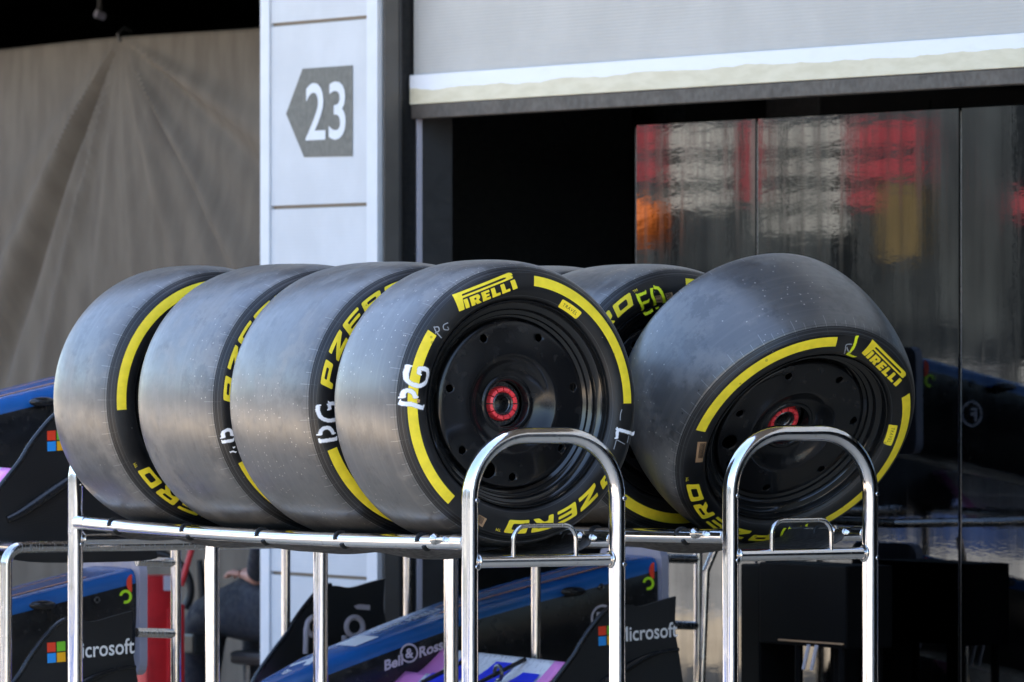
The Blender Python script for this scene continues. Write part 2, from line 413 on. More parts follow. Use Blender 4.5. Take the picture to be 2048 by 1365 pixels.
def wheel_cover_mesh():
    prof = [(.2105, 0), (.2105, .010), (.205, .0135), (.196, .0155), (.180, .0175), (.150, .0210), (.128, .0225), (.121, .0205), (.112, .015), (.102, .006), (.088, -.002), (.074, -.007), (.070, -.0045), (.064, -.004), (.060, -.008), (.0575, -.030)]
    bot = [(r-.0015 if i == 0 else r, y-.004) for i, (r, y) in enumerate(prof)]
    bm = bmesh.new(); lathe_y(bm, [(r, -y) for r, y in smooth_prof(prof, 3)]+[(r, -y) for r, y in reversed(bot)], 128, closed=True)
    bmesh.ops.recalc_face_normals(bm, faces=bm.faces)
    me = bpy.data.meshes.new('wheel_cover'); bm.to_mesh(me); bm.free()
    for p in me.polygons: p.use_smooth = True
    o = bpy.data.objects.new('c', me); col.objects.link(o)
    bm = bmesh.new()
    for a, rr, r0 in [(13.3+51.43*i, .0098, .184) for i in range(7)]+[(247.5, .0205, .180)]:
        mtx = Matrix.Translation((r0*math.cos(R(a)), -.01, r0*math.sin(R(a))))@Matrix.Rotation(R(90), 4, 'X')
        bmesh.ops.create_cone(bm, cap_ends=True, segments=28, radius1=rr, radius2=rr, depth=.1, matrix=mtx)
    cme = bpy.data.meshes.new('k'); bm.to_mesh(cme); bm.free(); co = bpy.data.objects.new('k', cme); col.objects.link(co)
    md = o.modifiers.new('b', 'BOOLEAN'); md.object = co; md.operation = 'DIFFERENCE'; md.solver = 'EXACT'
    bpy.context.view_layer.update()
    res = bpy.data.meshes.new_from_object(o.evaluated_get(bpy.context.evaluated_depsgraph_get()))
    bpy.data.objects.remove(o); bpy.data.objects.remove(co)
    return res
COVER = None
def make_tyre(kind, seed):
    global COVER
    we = {'front': .159, 'rear': .214, 'leaning': .1685}[kind]
    t = empty('racing_tyre')
    hc = .0315 if kind == 'leaning' else .0185
    ex, ep = (2, .7) if kind == 'leaning' else (3, .6)
    cr = [(.3455+hc*(1-u**ex)**ep, we*u) for u in [math.sin(i/22*math.pi/2) for i in range(23)]]
    bm = bmesh.new(); lathe_y(bm, [(r, -y) for r, y in reversed(cr)]+[(r, y) for r, y in cr[1:]], 192)
    link_bm('tread', bm, rubber_tread('tread rubber', we, seed), t)
    sp = smooth_prof(side_prof(we), 4)
    bm = bmesh.new(); lathe_y(bm, [(r, -y) for r, y in sp], 192)
    sw = link_bm('sidewall', bm, M['side'], t)
    bm = bmesh.new(); lathe_y(bm, [(r, y) for r, y in sp], 192)
    link_bm('sidewall', bm, M['side'], t)
    B = we+.010
    prof = [(.2625, B-.012), (.2625, B-.001), (.2605, B+.0025), (.2575, B+.0025), (.2555, B-.002), (.2545, B-.016), (.2515, B-.019), (.2400, B-.021), (.2380, B-.024), (.2365, B-.034), (.2340, B-.036), (.2285, B-.037), (.2265, B-.038), (.2240, B-.044), (.216, B-.048), (.2125, B-.070), (.20, B-.070)]
    bm = bmesh.new(); lathe_y(bm, [(r, -y) for r, y in prof], 160)
    rim = link_bm('wheel_rim', bm, M['rim'], t)
    bm = bmesh.new(); lathe_y(bm, [(.2625, we+.003), (.256, we), (.24, we-.03), (.235, 0), (.21, -.02), (0, -.02)], 96)
    link_bm('rim_barrel', bm, M['void'], t)
    if COVER is None: COVER = wheel_cover_mesh(); COVER.materials.clear(); COVER.materials.append(M['cover'])
    c = bpy.data.objects.new('wheel_cover', COVER); col.objects.link(c); c.parent = t; c.location = (0, -(B-.050), 0)
    # hub nut
    Y0 = -(B-.086); bm = bmesh.new()
    for k in range(12):
        a = 2*math.pi*(k+.5)/12
        ring = []
        for r0, y0 in ((.029, -.006), (.029, .008), (.033, .014), (.040, .012), (.0445, .002), (.0445, -.014)):
            ring.append([(r0*math.cos(a+s*R(12.6)), Y0-y0, r0*math.sin(a+s*R(12.6))) for s in (-1, 0, 1)])
        vs = [[bm.verts.new(p) for p in rr] for rr in ring]
        for i in range(len(vs)-1):
            for j in range(2): bm.faces.new((vs[i][j], vs[i][j+1], vs[i+1][j+1], vs[i+1][j]))
        for j in (0, 2): bm.faces.new([vs[i][j] for i in range(len(vs))])
    nut = link_bm('wheel_nut', bm, M['red_ano'], t)
    bm = bmesh.new(); lathe_y(bm, [(.056, Y0+.03), (.056, Y0+.006), (.030, Y0+.006), (.0295, Y0-.009), (.027, Y0-.011), (.0245, Y0-.008), (.0245, Y0+.0), (.0225, Y0+.002), (.0245, Y0+.004), (.0225, Y0+.008), (.0245, Y0+.011), (.0225, Y0+.015), (.0225, Y0+.05), (0, Y0+.05)], 48)
    link_bm('hub_bore', bm, M['steel_dark'], t)
    graphics('g', t, we)
    t['we'] = we
    return t
def finish_labels(t, spin):      # rolls the printed tyre about its own axle
    for c in t.children: c.rotation_euler.y = -R(spin)
def face_pt(t, px, py, we):                          # photo pixel -> tyre-local point on the sidewall
    Mi = t.matrix_world.inverted(); o = Mi@Vector((0, 0, CZ)); d = (Mi.to_3x3()@ray(px, py))
    y = -(we+.020); S = surf(we)
    for _ in range(4):
        k = (y-o.y)/d.y; p = o+d*k; y = -(S(math.hypot(p.x, p.z))+.0012)
    return Vector((p.x, y, p.z))
def stroke(bm, t, pts, wd, we, uvl, n=10, closed=False):
    P = [face_pt(t, *p, we) for p in pts]
    Q = []
    for i in range(len(P)-1):
        p0 = P[max(i-1, 0)]; p1 = P[i]; p2 = P[i+1]; p3 = P[min(i+2, len(P)-1)]
        for k in range(n):
            u = k/n; Q.append(.5*(2*p1+(p2-p0)*u+(2*p0-5*p1+4*p2-p3)*u*u+(-p0+3*p1-3*p2+p3)*u**3))
    Q.append(P[-1]); S = surf(we); rows = []
    ext = (Q[0]-Q[1]).normalized()*wd*.35; Q.insert(0, Q[0]+ext); Q.append(Q[-1]+(Q[-1]-Q[-2]).normalized()*wd*.35)
    for i, q in enumerate(Q):
        tn = (Q[min(i+1, len(Q)-1)]-Q[max(i-1, 0)]); tn.y = 0; tn.normalize(); nn = Vector((-tn.z, 0, tn.x))
        row = []
        for j in range(7):
            p = q+nn*wd*(j/6-.5); r = math.hypot(p.x, p.z); p.y = -(S(r)+.0012+.00005*(len(bm.verts) % 7)); row.append(bm.verts.new(p))
        rows.append(row)
    for i in range(len(rows)-1):
        for j in range(6):
            f = bm.faces.new((rows[i][j], rows[i+1][j], rows[i+1][j+1], rows[i][j+1]))
            ends = lambda ii: .5 if 0 < ii < len(rows)-1 else 0
            for lp, (ii, jj) in zip(f.loops, ((i, j), (i+1, j), (i+1, j+1), (i, j+1))):
                vv = jj/6
                if ii in (0, len(rows)-1): vv = .5+(vv-.5)*1.0; vv = 0.02
                lp[uvl].uv = (ii/len(rows), vv)
def spray(t, strokes, wd, m, name='sprayed_mark'):
    bpy.context.view_layer.update(); we = t['we']
    bm = bmesh.new(); uvl = bm.loops.layers.uv.new('UVMap')
    for s in strokes: stroke(bm, t, s, wd, we, uvl)
    return link_decal(name, bm, m, t, lambda c: Vector((0, -1, 0)))
def barcode(t, quad, bars=9):
    bpy.context.view_layer.update(); we = t['we']
    q = [Vector(p) for p in quad]
    def mp(u, v, e=0):
        a = q[0].lerp(q[1], u); b = q[3].lerp(q[2], u); c = a.lerp(b, v); p = face_pt(t, c.x, c.y, we); p.y -= e; return p
    bm = bmesh.new(); vs = [[bm.verts.new(mp(i/4, j/2)) for j in range(3)] for i in range(5)]
    for i in range(4):
        for j in range(2): bm.faces.new((vs[i][j], vs[i+1][j], vs[i+1][j+1], vs[i][j+1]))
    s = link_decal('barcode_sticker', bm, M['tan'], t, lambda c: Vector((0, -1, 0)))
    bm = bmesh.new(); x = .06; rnd = random.Random(3)
    while x < .72:
        wd = rnd.choice((.018, .03, .05)); f = [bm.verts.new(mp(*p, .0005)) for p in ((x, .06), (x+wd, .06), (x+wd, .8), (x, .8))]; bm.faces.new(f); x += wd+rnd.choice((.02, .035))
    b = link_decal('bar_code', bm, M['black_print'], t, lambda c: Vector((0, -1, 0)))
    b.parent = s

X1, X2 = 8.614, 9.442
ZC = 1.442
def z(o, sx, sc): return lambda L: [(o[0]+x*sc, o[1]+y*sc) for x, y in L]
GR1 = 'slick tyres lined up on the left trolley'; GR2 = 'slick tyres lying on the right trolley'
t4 = make_tyre('front', 1); t4.location = (X1, 15.057, ZC); finish_labels(t4, 0)
tag(t4, 'front-most tyre of the left trolley with white PG and L sprayed on its sidewall', 'tyre', GR1)
t3 = make_tyre('rear', 2); t3.location = (X1, 15.572, ZC); finish_labels(t3, -158)
tag(t3, 'wide slick tyre directly behind the front-most one, large white PG beside yellow letters', 'tyre', GR1)
t2 = make_tyre('rear', 3); t2.location = (X1, 16.098, ZC); finish_labels(t2, -150)
tag(t2, 'third tyre from the front on the left trolley, with gritty tread', 'tyre', GR1)
t1 = make_tyre('front', 4); t1.location = (X1, 16.663, ZC); finish_labels(t1, -45)
tag(t1, 'farthest slick tyre on the left trolley, showing a long curved yellow stripe', 'tyre', GR1)
# leaning tyre on the right trolley
a5, e5 = R(43.9), R(54.5)
b5 = Vector((-math.sin(a5)*math.cos(e5)*CS+math.cos(a5)*SN, math.sin(a5)*math.cos(e5)*SN+math.cos(a5)*CS, math.sin(a5)*math.sin(e5))).normalized(); x5 = Vector((b5.y, -b5.x, 0)).normalized(); z5 = x5.cross(b5)
t5 = make_tyre('leaning', 5)
t5.matrix_world = Matrix.Translation(at_d(1598, 881, 17.85)+b5*.1905)@Matrix((x5, b5, z5)).transposed().to_4x4()
tag(t5, 'slick tyre leaning back on the right trolley, wheel face tipped towards the arch', 'tyre', GR2)
bpy.context.view_layer.update()
p = face_pt(t5, 1772, 730, .1685); SPIN5 = math.degrees(math.atan2(p.z, p.x))-109.3
finish_labels(t5, SPIN5)
t6 = make_tyre('rear', 6); t6.location = (X2, 15.70, ZC)
tag(t6, 'upright slick tyre behind the leaning one, yellow EO sprayed over barcode stickers', 'tyre', GR2)
bpy.context.view_layer.update()
p = face_pt(t6, 1258, 632, .214); SPIN6 = math.degrees(math.atan2(p.z, p.x))-268
finish_labels(t6, SPIN6)
t7 = make_tyre('rear', 7); t7.location = (X2, 16.20, ZC); finish_labels(t7, 40)
tag(t7, 'dark slick tyre barely showing over the top right edge of the front-most tyre', 'tyre', GR2)
# sprayed team marks
q = z((780, 710), 0, 120/1260)
spray(t4, [q([(375, 240), (335, 330), (330, 440), (380, 560), (500, 630), (640, 650), (760, 560), (795, 430), (780, 320), (640, 290), (612, 345), (605, 390)])], .0165, M['spray_white'])
spray(t4, [q([(250, 880), (270, 790), (370, 750), (480, 790), (530, 890)]), q([(190, 1005), (300, 1030), (450, 1040), (600, 1090), (690, 1112)])], .0165, M['spray_white'])
spray(t4, [q([(590, 968), (604, 972)])], .0085, M['tan'], 'paper_dot')
q = z((1210, 820), 0, 80/1092)
spray(t4, [q([(325, 760), (335, 650), (350, 560)]), q([(345, 545), (500, 575), (640, 620), (770, 660)])], .0130, M['spray_white'])
spray(t4, [q([(310, 820), (275, 950), (240, 1070)]), q([(340, 830), (440, 885), (540, 940)]), q([(650, 710), (630, 800), (605, 890)]), q([(460, 0), (422, 120), (415, 280)])], .0034, M['chalk'], 'scratch_mark')
q = z((640, 500), 0, 650/1431)
spray(t4, [q([(502, 340), (512, 362), (534, 388)]), q([(502, 342), (520, 340), (524, 356), (508, 366)]), q([(562, 322), (544, 332), (546, 350), (566, 352), (562, 340)])], .0045, M['chalk'], 'chalked_initials')
barcode(t4, q([(700, 1165), (735, 1185), (715, 1222), (690, 1205)]), 4)
q = z((610, 780), 0, 90/1024)
spray(t3, [q([(300, 370), (295, 480), (350, 610), (450, 680), (560, 700), (690, 680)]), q([(562, 430), (556, 350)]), q([(556, 318), (680, 308)])], .0145, M['spray_white'])
spray(t3, [q([(350, 1010), (370, 920), (450, 870), (540, 870), (605, 920), (640, 990)]), q([(350, 1170), (520, 1150), (710, 1120)])], .0145, M['spray_white'])
q = z((420, 840), 0, 70/1194)
spray(t2, [q([(430, 590), (435, 450), (520, 375), (640, 345), (720, 400), (745, 520)]), q([(410, 760), (560, 740), (790, 700)])], .0125, M['spray_white'])
spray(t2, [q([(800, 950), (845, 935)]), q([(700, 1110), (780, 1080), (880, 1110)])], .006, M['spray_white'])
q = z((1230, 550), 0, 170/2048)
spray(t6, [q([(540, 500), (600, 640), (670, 800), (725, 930)]), q([(540, 505), (640, 468), (735, 430)]), q([(645, 700), (720, 672), (805, 640)]), q([(725, 945), (820, 910), (890, 860)])], .0125, M['spray_yellow'])
spray(t6, [q([(878, 350), (900, 500), (960, 660), (1015, 800)]), q([(955, 312), (1050, 330), (1130, 450), (1180, 600), (1205, 690)])], .0125, M['spray_yellow'])
barcode(t6, q([(970, 510), (1110, 495), (1150, 660), (1010, 672)])); barcode(t6, q([(1210, 450), (1370, 420), (1405, 500), (1260, 600)]))
q = z((1220, 480), 0, 650/1386)
spray(t5, [q([(1052, 415), (1040, 455), (1012, 488)]), q([(1012, 488), (1040, 500)])], .013, M['spray_yellow'])
spray(t5, [q([(1030, 445), (1008, 448), (1004, 466), (998, 486)]), q([(1010, 460), (1016, 474), (1024, 480)])], .005, M['chalk'], 'chalked_initials')
barcode(t5, q([(412, 862), (374, 862), (364, 950), (394, 948)]), 12)
q = z((1500, 1030), 0, 220/2048)
spray(t5, [q([(640, 262), (590, 370), (555, 520)]), q([(725, 260), (780, 320), (745, 450)]), q([(1050, 190), (1030, 320), (970, 378), (860, 392)]), q([(870, 250), (935, 235)])], .0105, M['spray_yellow'])

# ================================================================== TYRE TROLLEYS
def make_trolley(X, Ya, label, ztop=1.364, length=2.20, parallel=0.0):
    t = empty('tyre_trolley', (X, Ya, 0), label, 'trolley', 'tyre trolleys of steel tube')
    h, r = .2125, .0208
    def arch(y, name='arch'):
        pts = [(-h, y, .16)]+round_path([(-h, y, .17), (-h, y, ztop), (h, y, ztop), (h, y, .17)], .155, 12)[1:-1]+[(h, y, .16)]
        a = tubes(name, [pts], r, M['chrome'], t, 24)
        for sx in (-1, 1):
            for zz in (1.205, 1.040):
                bm = bmesh.new(); m4 = Matrix.Translation((sx*h+.011, y-r*.92, zz))@Matrix.Rotation(R(90), 4, 'X')
                bmesh.ops.create_cone(bm, cap_ends=True, segments=14, radius1=.0062, radius2=.005, depth=.006, matrix=m4)
                link_bm('rivet', bm, M['chrome'], a)
        return a
    arch(0); arch(length)
    for y in (0, length):
        c = tubes('crossbar', [[(-h+.012, y, 1.052), (h-.012, y, 1.052)]], .0155, M['chrome'], t, 20)
        for sx in (-1, 1):                                   # weld beads
            bm = bmesh.new(); tube(bm, [(sx*(h-.021), y+.019*math.cos(a), 1.052+.019*math.sin(a)) for a in [2*math.pi*k/18 for k in range(18)]], [.0035+.0008*math.sin(k*5.) for k in range(18)], 8, closed=True)
            link_bm('weld', bm, M['chrome2'], c)
    tubes('handle', [round_path([(-.092, -.006, 1.060), (-.092, -.006, 1.140), (.088, -.006, 1.140), (.088, -.006, 1.060)], .035, 8)], .0062, M['chrome2'], t, 12)
    for sx in (-1, 1):
        n = 28; pts = []
        for k in range(n+1):
            f = k/n; pts.append((sx*h, .018+f*(length-.036), 1.101-.012*math.sin(math.pi*f)**.8))
        rail = tubes('rail', [pts], .0182, M['chrome'], t, 20)
        for y in (.02, length-.075): tubes('collar', [[(sx*h, y, 1.101), (sx*h, y+.055, 1.1005)]], .0195, M['chrome'], rail, 20)
        bm = bmesh.new(); x0 = sx*h-.012; y0 = .075; prof = [(0, .0145), (.004, .0145), (.006, .0125), (.012, .006), (.035, .0055), (.036, .008), (.052, .008)]
        tube(bm, [(x0-.010, y0+.065-d, 1.106) for d, _ in prof], [q for _, q in prof], 16)
        link_bm('locking_pin', bm, M['chrome2'], rail)
    # sling
    bm = bmesh.new(); ny, nx = 70, 26; rows = []
    for i in range(ny+1):
        y = .09+(length-.18)*i/ny; row = []
        wob = .010*math.sin(y*11.9+1.1)+.004*math.sin(y*27)
        rise = .020*(1-math.sin(math.pi*min(1, max(0, (y-.0)/length)))**.5)
        for j in range(nx+1):
            u = -1+2*j/nx
            if abs(u) > .90: a = (abs(u)-.90)/.10*math.pi*.9; x = math.copysign(h+.0178*math.cos(math.pi-a)*-1*-1, u); x = math.copysign(h-.0178*math.cos(a), u); zz = 1.101-.012*math.sin(math.pi*y/length)**.8+.0178*math.sin(a) if a > 0 else 1.101
            else:
                x = u/.90*(h-.0178); k = 1-(u/.90)**2; zz = 1.098-.012*math.sin(math.pi*y/length)**.8-(.036+wob*.9)*k**.7
            row.append(bm.verts.new((x, y, zz)))
        rows.append(row)
    for i in range(ny):
        for j in range(nx): bm.faces.new((rows[i][j], rows[i+1][j], rows[i+1][j+1], rows[i][j+1]))
    s = link_bm('fabric_sling', bm, M['sling'], t)
    md = s.modifiers.new('s', 'SOLIDIFY'); md.thickness = .003; md.offset = 0
    for sx in (-1, 1):
        for k in range(5):
            y = .22+k*.43; c = 1.101-.012*math.sin(math.pi*y/length)**.8
            bm = bmesh.new(); pts = []
            for q in range(22):
                a = -R(150)+R(330)*q/21; pts.append((sx*h+.0205*math.cos(a), y+.02*math.sin(a*.5+.6), c+.0205*math.sin(a)))
            tube(bm, pts, .0042, 8); link_bm('tie', bm, M['strap'], s)
    # low frame and castors (they stand below the picture)
    for sx in (-1, 1): tubes('lower_rail', [[(sx*h, .018, .30), (sx*h, length-.018, .30)]], .0165, M['chrome'], t, 16)
    for y in (0, length): tubes('lower_crossbar', [[(-h+.012, y, .30), (h-.012, y, .30)]], .0155, M['chrome'], t, 16)
    for sx in (-1, 1):
        for y in (0, length):
            bm = bmesh.new(); box(bm, (sx*h-.018, y-.02, .118), (sx*h+.018, y+.02, .162), .004)
            c = link_bm('castor', bm, M['chrome2'], t)
            bm = bmesh.new(); bmesh.ops.create_cone(bm, cap_ends=True, segments=28, radius1=.062, radius2=.062, depth=.026, matrix=Matrix.Translation((sx*h, y, .062))@Matrix.Rotation(R(90), 4, 'Y'))
            link_bm('castor_wheel', bm, M['hose'], c)
    return t
tr1 = make_trolley(X1, 14.76, 'left steel tube trolley with arched ends holding four tyres in its black sling')
tr2 = make_trolley(X2, 14.87, 'right steel tube trolley with arched ends, carrying the leaning tyre')

# ================================================================== NOSE ASSEMBLIES
EP = [(0, 0), (-.055, -.012), (-.108, -.025), (-.137, -.027), (-.175, -.021), (-.213, -.022), (-.251, -.046), (-.294, -.090), (-.325, -.128), (-.356, -.173), (-.413, -.238), (-.46, -.297), (-.482, -.335), (-.487, -.365), (-.47, -.40), (-.43, -.43), (-.33, -.455), (-.12, -.46), (.06, -.455), (.075, -.43), (.060, -.36), (.028, -.27), (.012, -.18), (-.004, -.09)]
def nose_assembly(origin, label, plug=True, S=1.81, grp='front noses with wings stacked on racks'):
    t = empty('nose_assembly', origin, label, 'car nose', grp)
    Ym = S/2
    # nose body: stations (x, top z, half width top, bottom z)
    st = [(-.99, -.335, .035, -.37), (-.97, -.312, .058, -.385), (-.90, -.270, .082, -.395), (-.757, -.208, .108, -.40), (-.47, -.114, .135, -.385), (-.245, -.045, .148, -.35), (-.03, .004, .156, -.31), (.2, .054, .164, -.26), (.385, .094, .168, -.225)]
    bm = bmesh.new(); rows = []
    def sec(zt, hw, zb):
        c = .030; pts = []
        prof = [(-hw*.2, 0), (-hw*.6, -.001), (-hw+c, -.004), (-hw+c*.5, -.010), (-hw+.004, -.024), (-hw, -.045)]
        L = [(a, zt+b) for a, b in prof]+[(-hw-.002, zt*.6+zb*.4), (-hw*.96, zt*.25+zb*.75), (-hw*.80, zb+.012), (-hw*.5, zb)]
        return L+[(-a, b) for a, b in reversed(L)]
    for x, zt, hw, zb in st:
        rows.append([bm.verts.new((x, Ym+a, b)) for a, b in sec(zt, hw, zb)])
    n = len(rows[0])
    for i in range(len(rows)-1):
        for k in range(n):
            f = bm.faces.new((rows[i][k], rows[i][(k+1) % n], rows[i+1][(k+1) % n], rows[i+1][k]))
            top = k < 5 or k >= n-6; f.material_index = 1 if (top and i > 0) else 0
    bm.faces.new(rows[0]); bm.faces.new(rows[-1][::-1])
    link_bm('nose_cone', bm, [M['gloss_black'], M['blue']], t)
    def ztop(x):
        for a, b in zip(st, st[1:]):
            if a[0] <= x <= b[0]: f = (x-a[0])/(b[0]-a[0]); return a[1]+f*(b[1]-a[1])
        return st[-1][1]
    # bulkhead plate
    bm = bmesh.new(); lp = fillet([(-.19, -.225), (.19, -.225), (.19, .118), (-.19, .118)], .045, 6)
    add_mapped(bm, flat_mesh([lp], cell=0), lambda a, b: Vector((.387, Ym+a, b)))
    r = bmesh.ops.extrude_face_region(bm, geom=bm.faces[:]); bmesh.ops.translate(bm, vec=(.026, 0, 0), verts=[v for v in r['geom'] if isinstance(v, bmesh.types.BMVert)])
    link_bm('bulkhead_plate', bm, M['bulk'], t)
    def on_top(x, y): return Vector((x, Ym+y, ztop(x)+.0012))
    def topdecal(name, loops, m, cell=.05, **kw):
        bm = bmesh.new(); add_mapped(bm, flat_mesh(loops, cell=cell, **kw), lambda a, b: on_top(a, b)); return link_decal(name, bm, m, t, lambda c: Vector((0, 0, 1)))
    topdecal('pinstripe', [[(-.34, -.070), (.26, -.094), (.26, -.078), (-.34, -.060)]], M['orange'])
    topdecal('pinstripe', [[(-.30, .038), (.26, .054), (.26, .046), (-.30, .034)]], M['orange'])
    for tx, x0, y0, s in (('PIRELLI', -.42, -.02, .06), ('Castrol', -.53, .0, .05), ('elf', -.86, -.02, .05)):
        bm = bmesh.new(); add_mapped(bm, flat_mesh(text=tx, size=s, cell=.05, bold=.001), lambda a, b: on_top(x0+a*.62, y0+b))
        link_decal('nose_lettering', bm, M['print'], t, lambda c: Vector((0, 0, 1)))
    topdecal('nose_badge', [[(-.64, -.07), (-.555, -.07), (-.555, .055), (-.64, .055)]], M['print'])
    topdecal('nose_emblem', [[(-.80, -.03), (-.79, -.055), (-.68, .03), (-.72, .04)], [(-.815, .03), (-.80, .045), (-.75, .01), (-.765, -.01)]], M['print'])
    # near flank writing; flank face at y = Ym - halfwidth
    def hw(x):
        for a, b in zip(st, st[1:]):
            if a[0] <= x <= b[0]: f = (x-a[0])/(b[0]-a[0]); return a[2]+f*(b[2]-a[2])
        return st[-1][2]
    def flank(x, zz): return Vector((x, Ym-hw(x)-.0055, zz))
    def fdecal(name, m, fn, **kw):
        bm = bmesh.new(); src = flat_mesh(**kw); add_mapped(bm, src, fn); return link_decal(name, bm, m, t, lambda c: Vector((0, -1, 0)))
    sl = .31
    def bl(x0, z0): return lambda a, b: flank(x0+a, z0+a*sl+b)
    fdecal('flank_lettering', M['greyprint'], bl(-.572, -.243), text='Bell', size=.044, bold=.0014, cell=.05)
    fdecal('flank_lettering', M['greyprint'], bl(-.456, -.205), text='Ross', size=.044, bold=.0014, cell=.05)
    cx, cz = -.488, -.190
    circ = lambda rr, n=28: [(rr*math.cos(2*math.pi*k/n), rr*math.sin(2*math.pi*k/n)) for k in range(n)]
    fdecal('flank_emblem', M['greyprint'], lambda a, b: flank(cx+a, cz+b), loops=[circ(.030), circ(.0245)[::-1]], cell=0)
    fdecal('flank_lettering', M['greyprint'], lambda a, b: flank(cx+a, cz-.014+b), text='&', size=.040, bold=.0014, align='CENTER', cell=0)
    # round emblem, lime ring, red half disc, bolt rings on the flank near the bulkhead
    fdecal('round_emblem', M['greyprint'], lambda a, b: flank(.185+a, -.095+b), loops=[circ(.042), circ(.035)[::-1]], cell=0)
    fdecal('round_emblem', M['greyprint'], lambda a, b: flank(.175+a, -.118+b), text='F', size=.058, bold=.002, align='CENTER', cell=0)
    ring = [(.021*math.cos(R(a)), .021*math.sin(R(a))) for a in range(-110, 171, 14)]+[(.012*math.cos(R(a)), .012*math.sin(R(a))) for a in range(170, -111, -14)]
    fdecal('lime_ring', M['lime'], lambda a, b: flank(.349+a, .010+b), loops=[ring], cell=0)
    if not plug or True:
        half = [(.018*math.cos(R(a)), .026*math.sin(R(a))) for a in range(90, 271, 12)]
        fdecal('red_half_disc', M['sq_red'], lambda a, b: flank(.370+a, .050+b), loops=[half], cell=0)
    bm = bmesh.new()
    for x in (.18, .255):
        bm = bmesh.new(); tube(bm, [flank(x, .002)+Vector((.008*math.cos(2*math.pi*k/14), -.001, .008*math.sin(2*math.pi*k/14))) for k in range(14)], .0025, 8, closed=True)
        link_bm('bolt_collar', bm, M['steel_dark'], t)
    bm = bmesh.new(); bmesh.ops.create_uvsphere(bm, u_segments=20, v_segments=12, radius=1)
    for v in bm.verts: v.co = Vector((.07+v.co.x*.045, Ym-.185+v.co.y*.02, -.010+v.co.z*.015))
    link_bm('camera_pod', bm, M['gloss_black'], t)
    tubes('pod_stalk', [[(.08, Ym-.17, -.010), (.08, Ym-.12, -.02)]], .006, M['gloss_black'], t.children[-1])
    # endplates
    for side, y in (('near', 0), ('far', S)):
        bm = bmesh.new(); loop = [tuple(p) for p in smooth2(EP)]
        add_mapped(bm, flat_mesh([loop], cell=0), lambda a, b: Vector((a, y-.006, b)))
        r = bmesh.ops.extrude_face_region(bm, geom=bm.faces[:]); bmesh.ops.translate(bm, vec=(0, .012, 0), verts=[v for v in r['geom'] if isinstance(v, bmesh.types.BMVert)])
        e = link_bm('endplate', bm, M['carbon'], t)
        # rounded leading-edge bead
        idx = [i for i, p in enumerate(loop) if p[0] < -.19 and p[1] > -.38]
        bm = bmesh.new(); tube(bm, [(loop[i][0], y, loop[i][1]) for i in idx], .0085, 12); link_bm('leading_edge', bm, M['gloss_black'], e)
        # curved strake outside
        n = 14; bm = bmesh.new(); pts = []; dy = -.012 if side == 'near' else .012
        for k in range(n+1):
            f = k/n; x = -.40+.405*f; pts.append((x, y+dy, -.335+.175*(math.sin(f*math.pi/2))**1.25))
        tube(bm, pts, [.006+.010*math.sin(math.pi*min(1, .15+f/n)) for f in range(n+1)], 10)
        link_bm('strake', bm, M['gloss_black'], e)
        yy = y-.0075
        def epd(name, m, fn, **kw):
            bm = bmesh.new(); add_mapped(bm, flat_mesh(**kw), fn); return link_decal(name, bm, m, e, lambda c: Vector((0, -1, 0)))
        if side == 'near':
            rot = R(3.5)
            def sq(x0, z0, s): return [(x0, z0), (x0+s, z0), (x0+s, z0+s), (x0, z0+s)]
            def rr(a, b): return Vector((-.272+a*math.cos(rot)-b*math.sin(rot)*.3, yy, -.143+a*math.sin(rot)+b))
            s = .0272; gp = .0305
            for nm, q in (('sq_red', sq(0, gp, s)), ('sq_green', sq(gp, gp, s)), ('sq_blue', sq(0, 0, s)), ('sq_yellow', sq(gp, 0, s))):
                epd('emblem_square', M[nm], rr, loops=[q], cell=0)
            epd('endplate_lettering', M['print'], lambda a, b: rr(.064+a*.87, b+.006), text='Microsoft', size=.0625, bold=.0008, cell=0)
        else:
            bm = bmesh.new()
            def mk(pts): tube(bm, [(-.315+px*.001, yy-.002, -.122+pz*.001) for px, pz in pts], .0092, 8)
            c = lambda cx, cz, rr, a0, a1, n=20: [(cx+rr*math.cos(R(a0+(a1-a0)*k/n)), cz+rr*math.sin(R(a0+(a1-a0)*k/n))) for k in range(n+1)]
            mk([(22, -115), (24, -70), (24, -35)]+c(57, -28, 30, 180, -180, 24)) 
            mk(c(140, -92, 24, 200, 350, 12)+[(164, -60)])
            mk(c(202, -32, 30, 0, 360, 24)+[(234, -60), (232, -90), (222, -118)])
            link_bm('endplate_lettering', bm, M['greyprint'], e)
            epd('endplate_flash', M['greyprint'], lambda a, b: Vector((-.115+a, yy, -.098+b)), loops=[[(0, .01), (.012, 0), (.06, -.004), (.06, .012), (.02, .016)]], cell=0)
    # wing flaps: four curved elements across the span
    def flap(y0, y1, x0, x1, z0, z1, mfun, sw, name='wing_flap'):
        bm = bmesh.new(); nx = 8; ny = 24; rows = []
        for i in range(ny+1):
            f = i/ny; row = []
            for j in range(nx+1):
                u = j/nx; x = x0+(x1-x0)*u+sw*(1-f); zz = z0+(z1-z0)*(u**1.35)-.012*(1-f)
                row.append(bm.verts.new((x, y0+(y1-y0)*f, zz)))
            rows.append(row)
        for i in range(ny):
            for j in range(nx):
                f = bm.faces.new((rows[i][j], rows[i][j+1], rows[i+1][j+1], rows[i+1][j])); f.material_index = mfun(i/ny, j/nx)
        o = link_bm(name, bm, [M['wingwhite'], M['pink'], M['gloss_black']], t)
        md = o.modifiers.new('s', 'SOLIDIFY'); md.thickness = .006
        return o
    def mf(f, u): return 1 if (f < .06 or f > .80) else (0)
    tops = ((-.47, -.37, -.262, -.182, 0.), (-.585, -.495, -.315, -.250, .05), (-.70, -.61, -.37, -.318, .13))
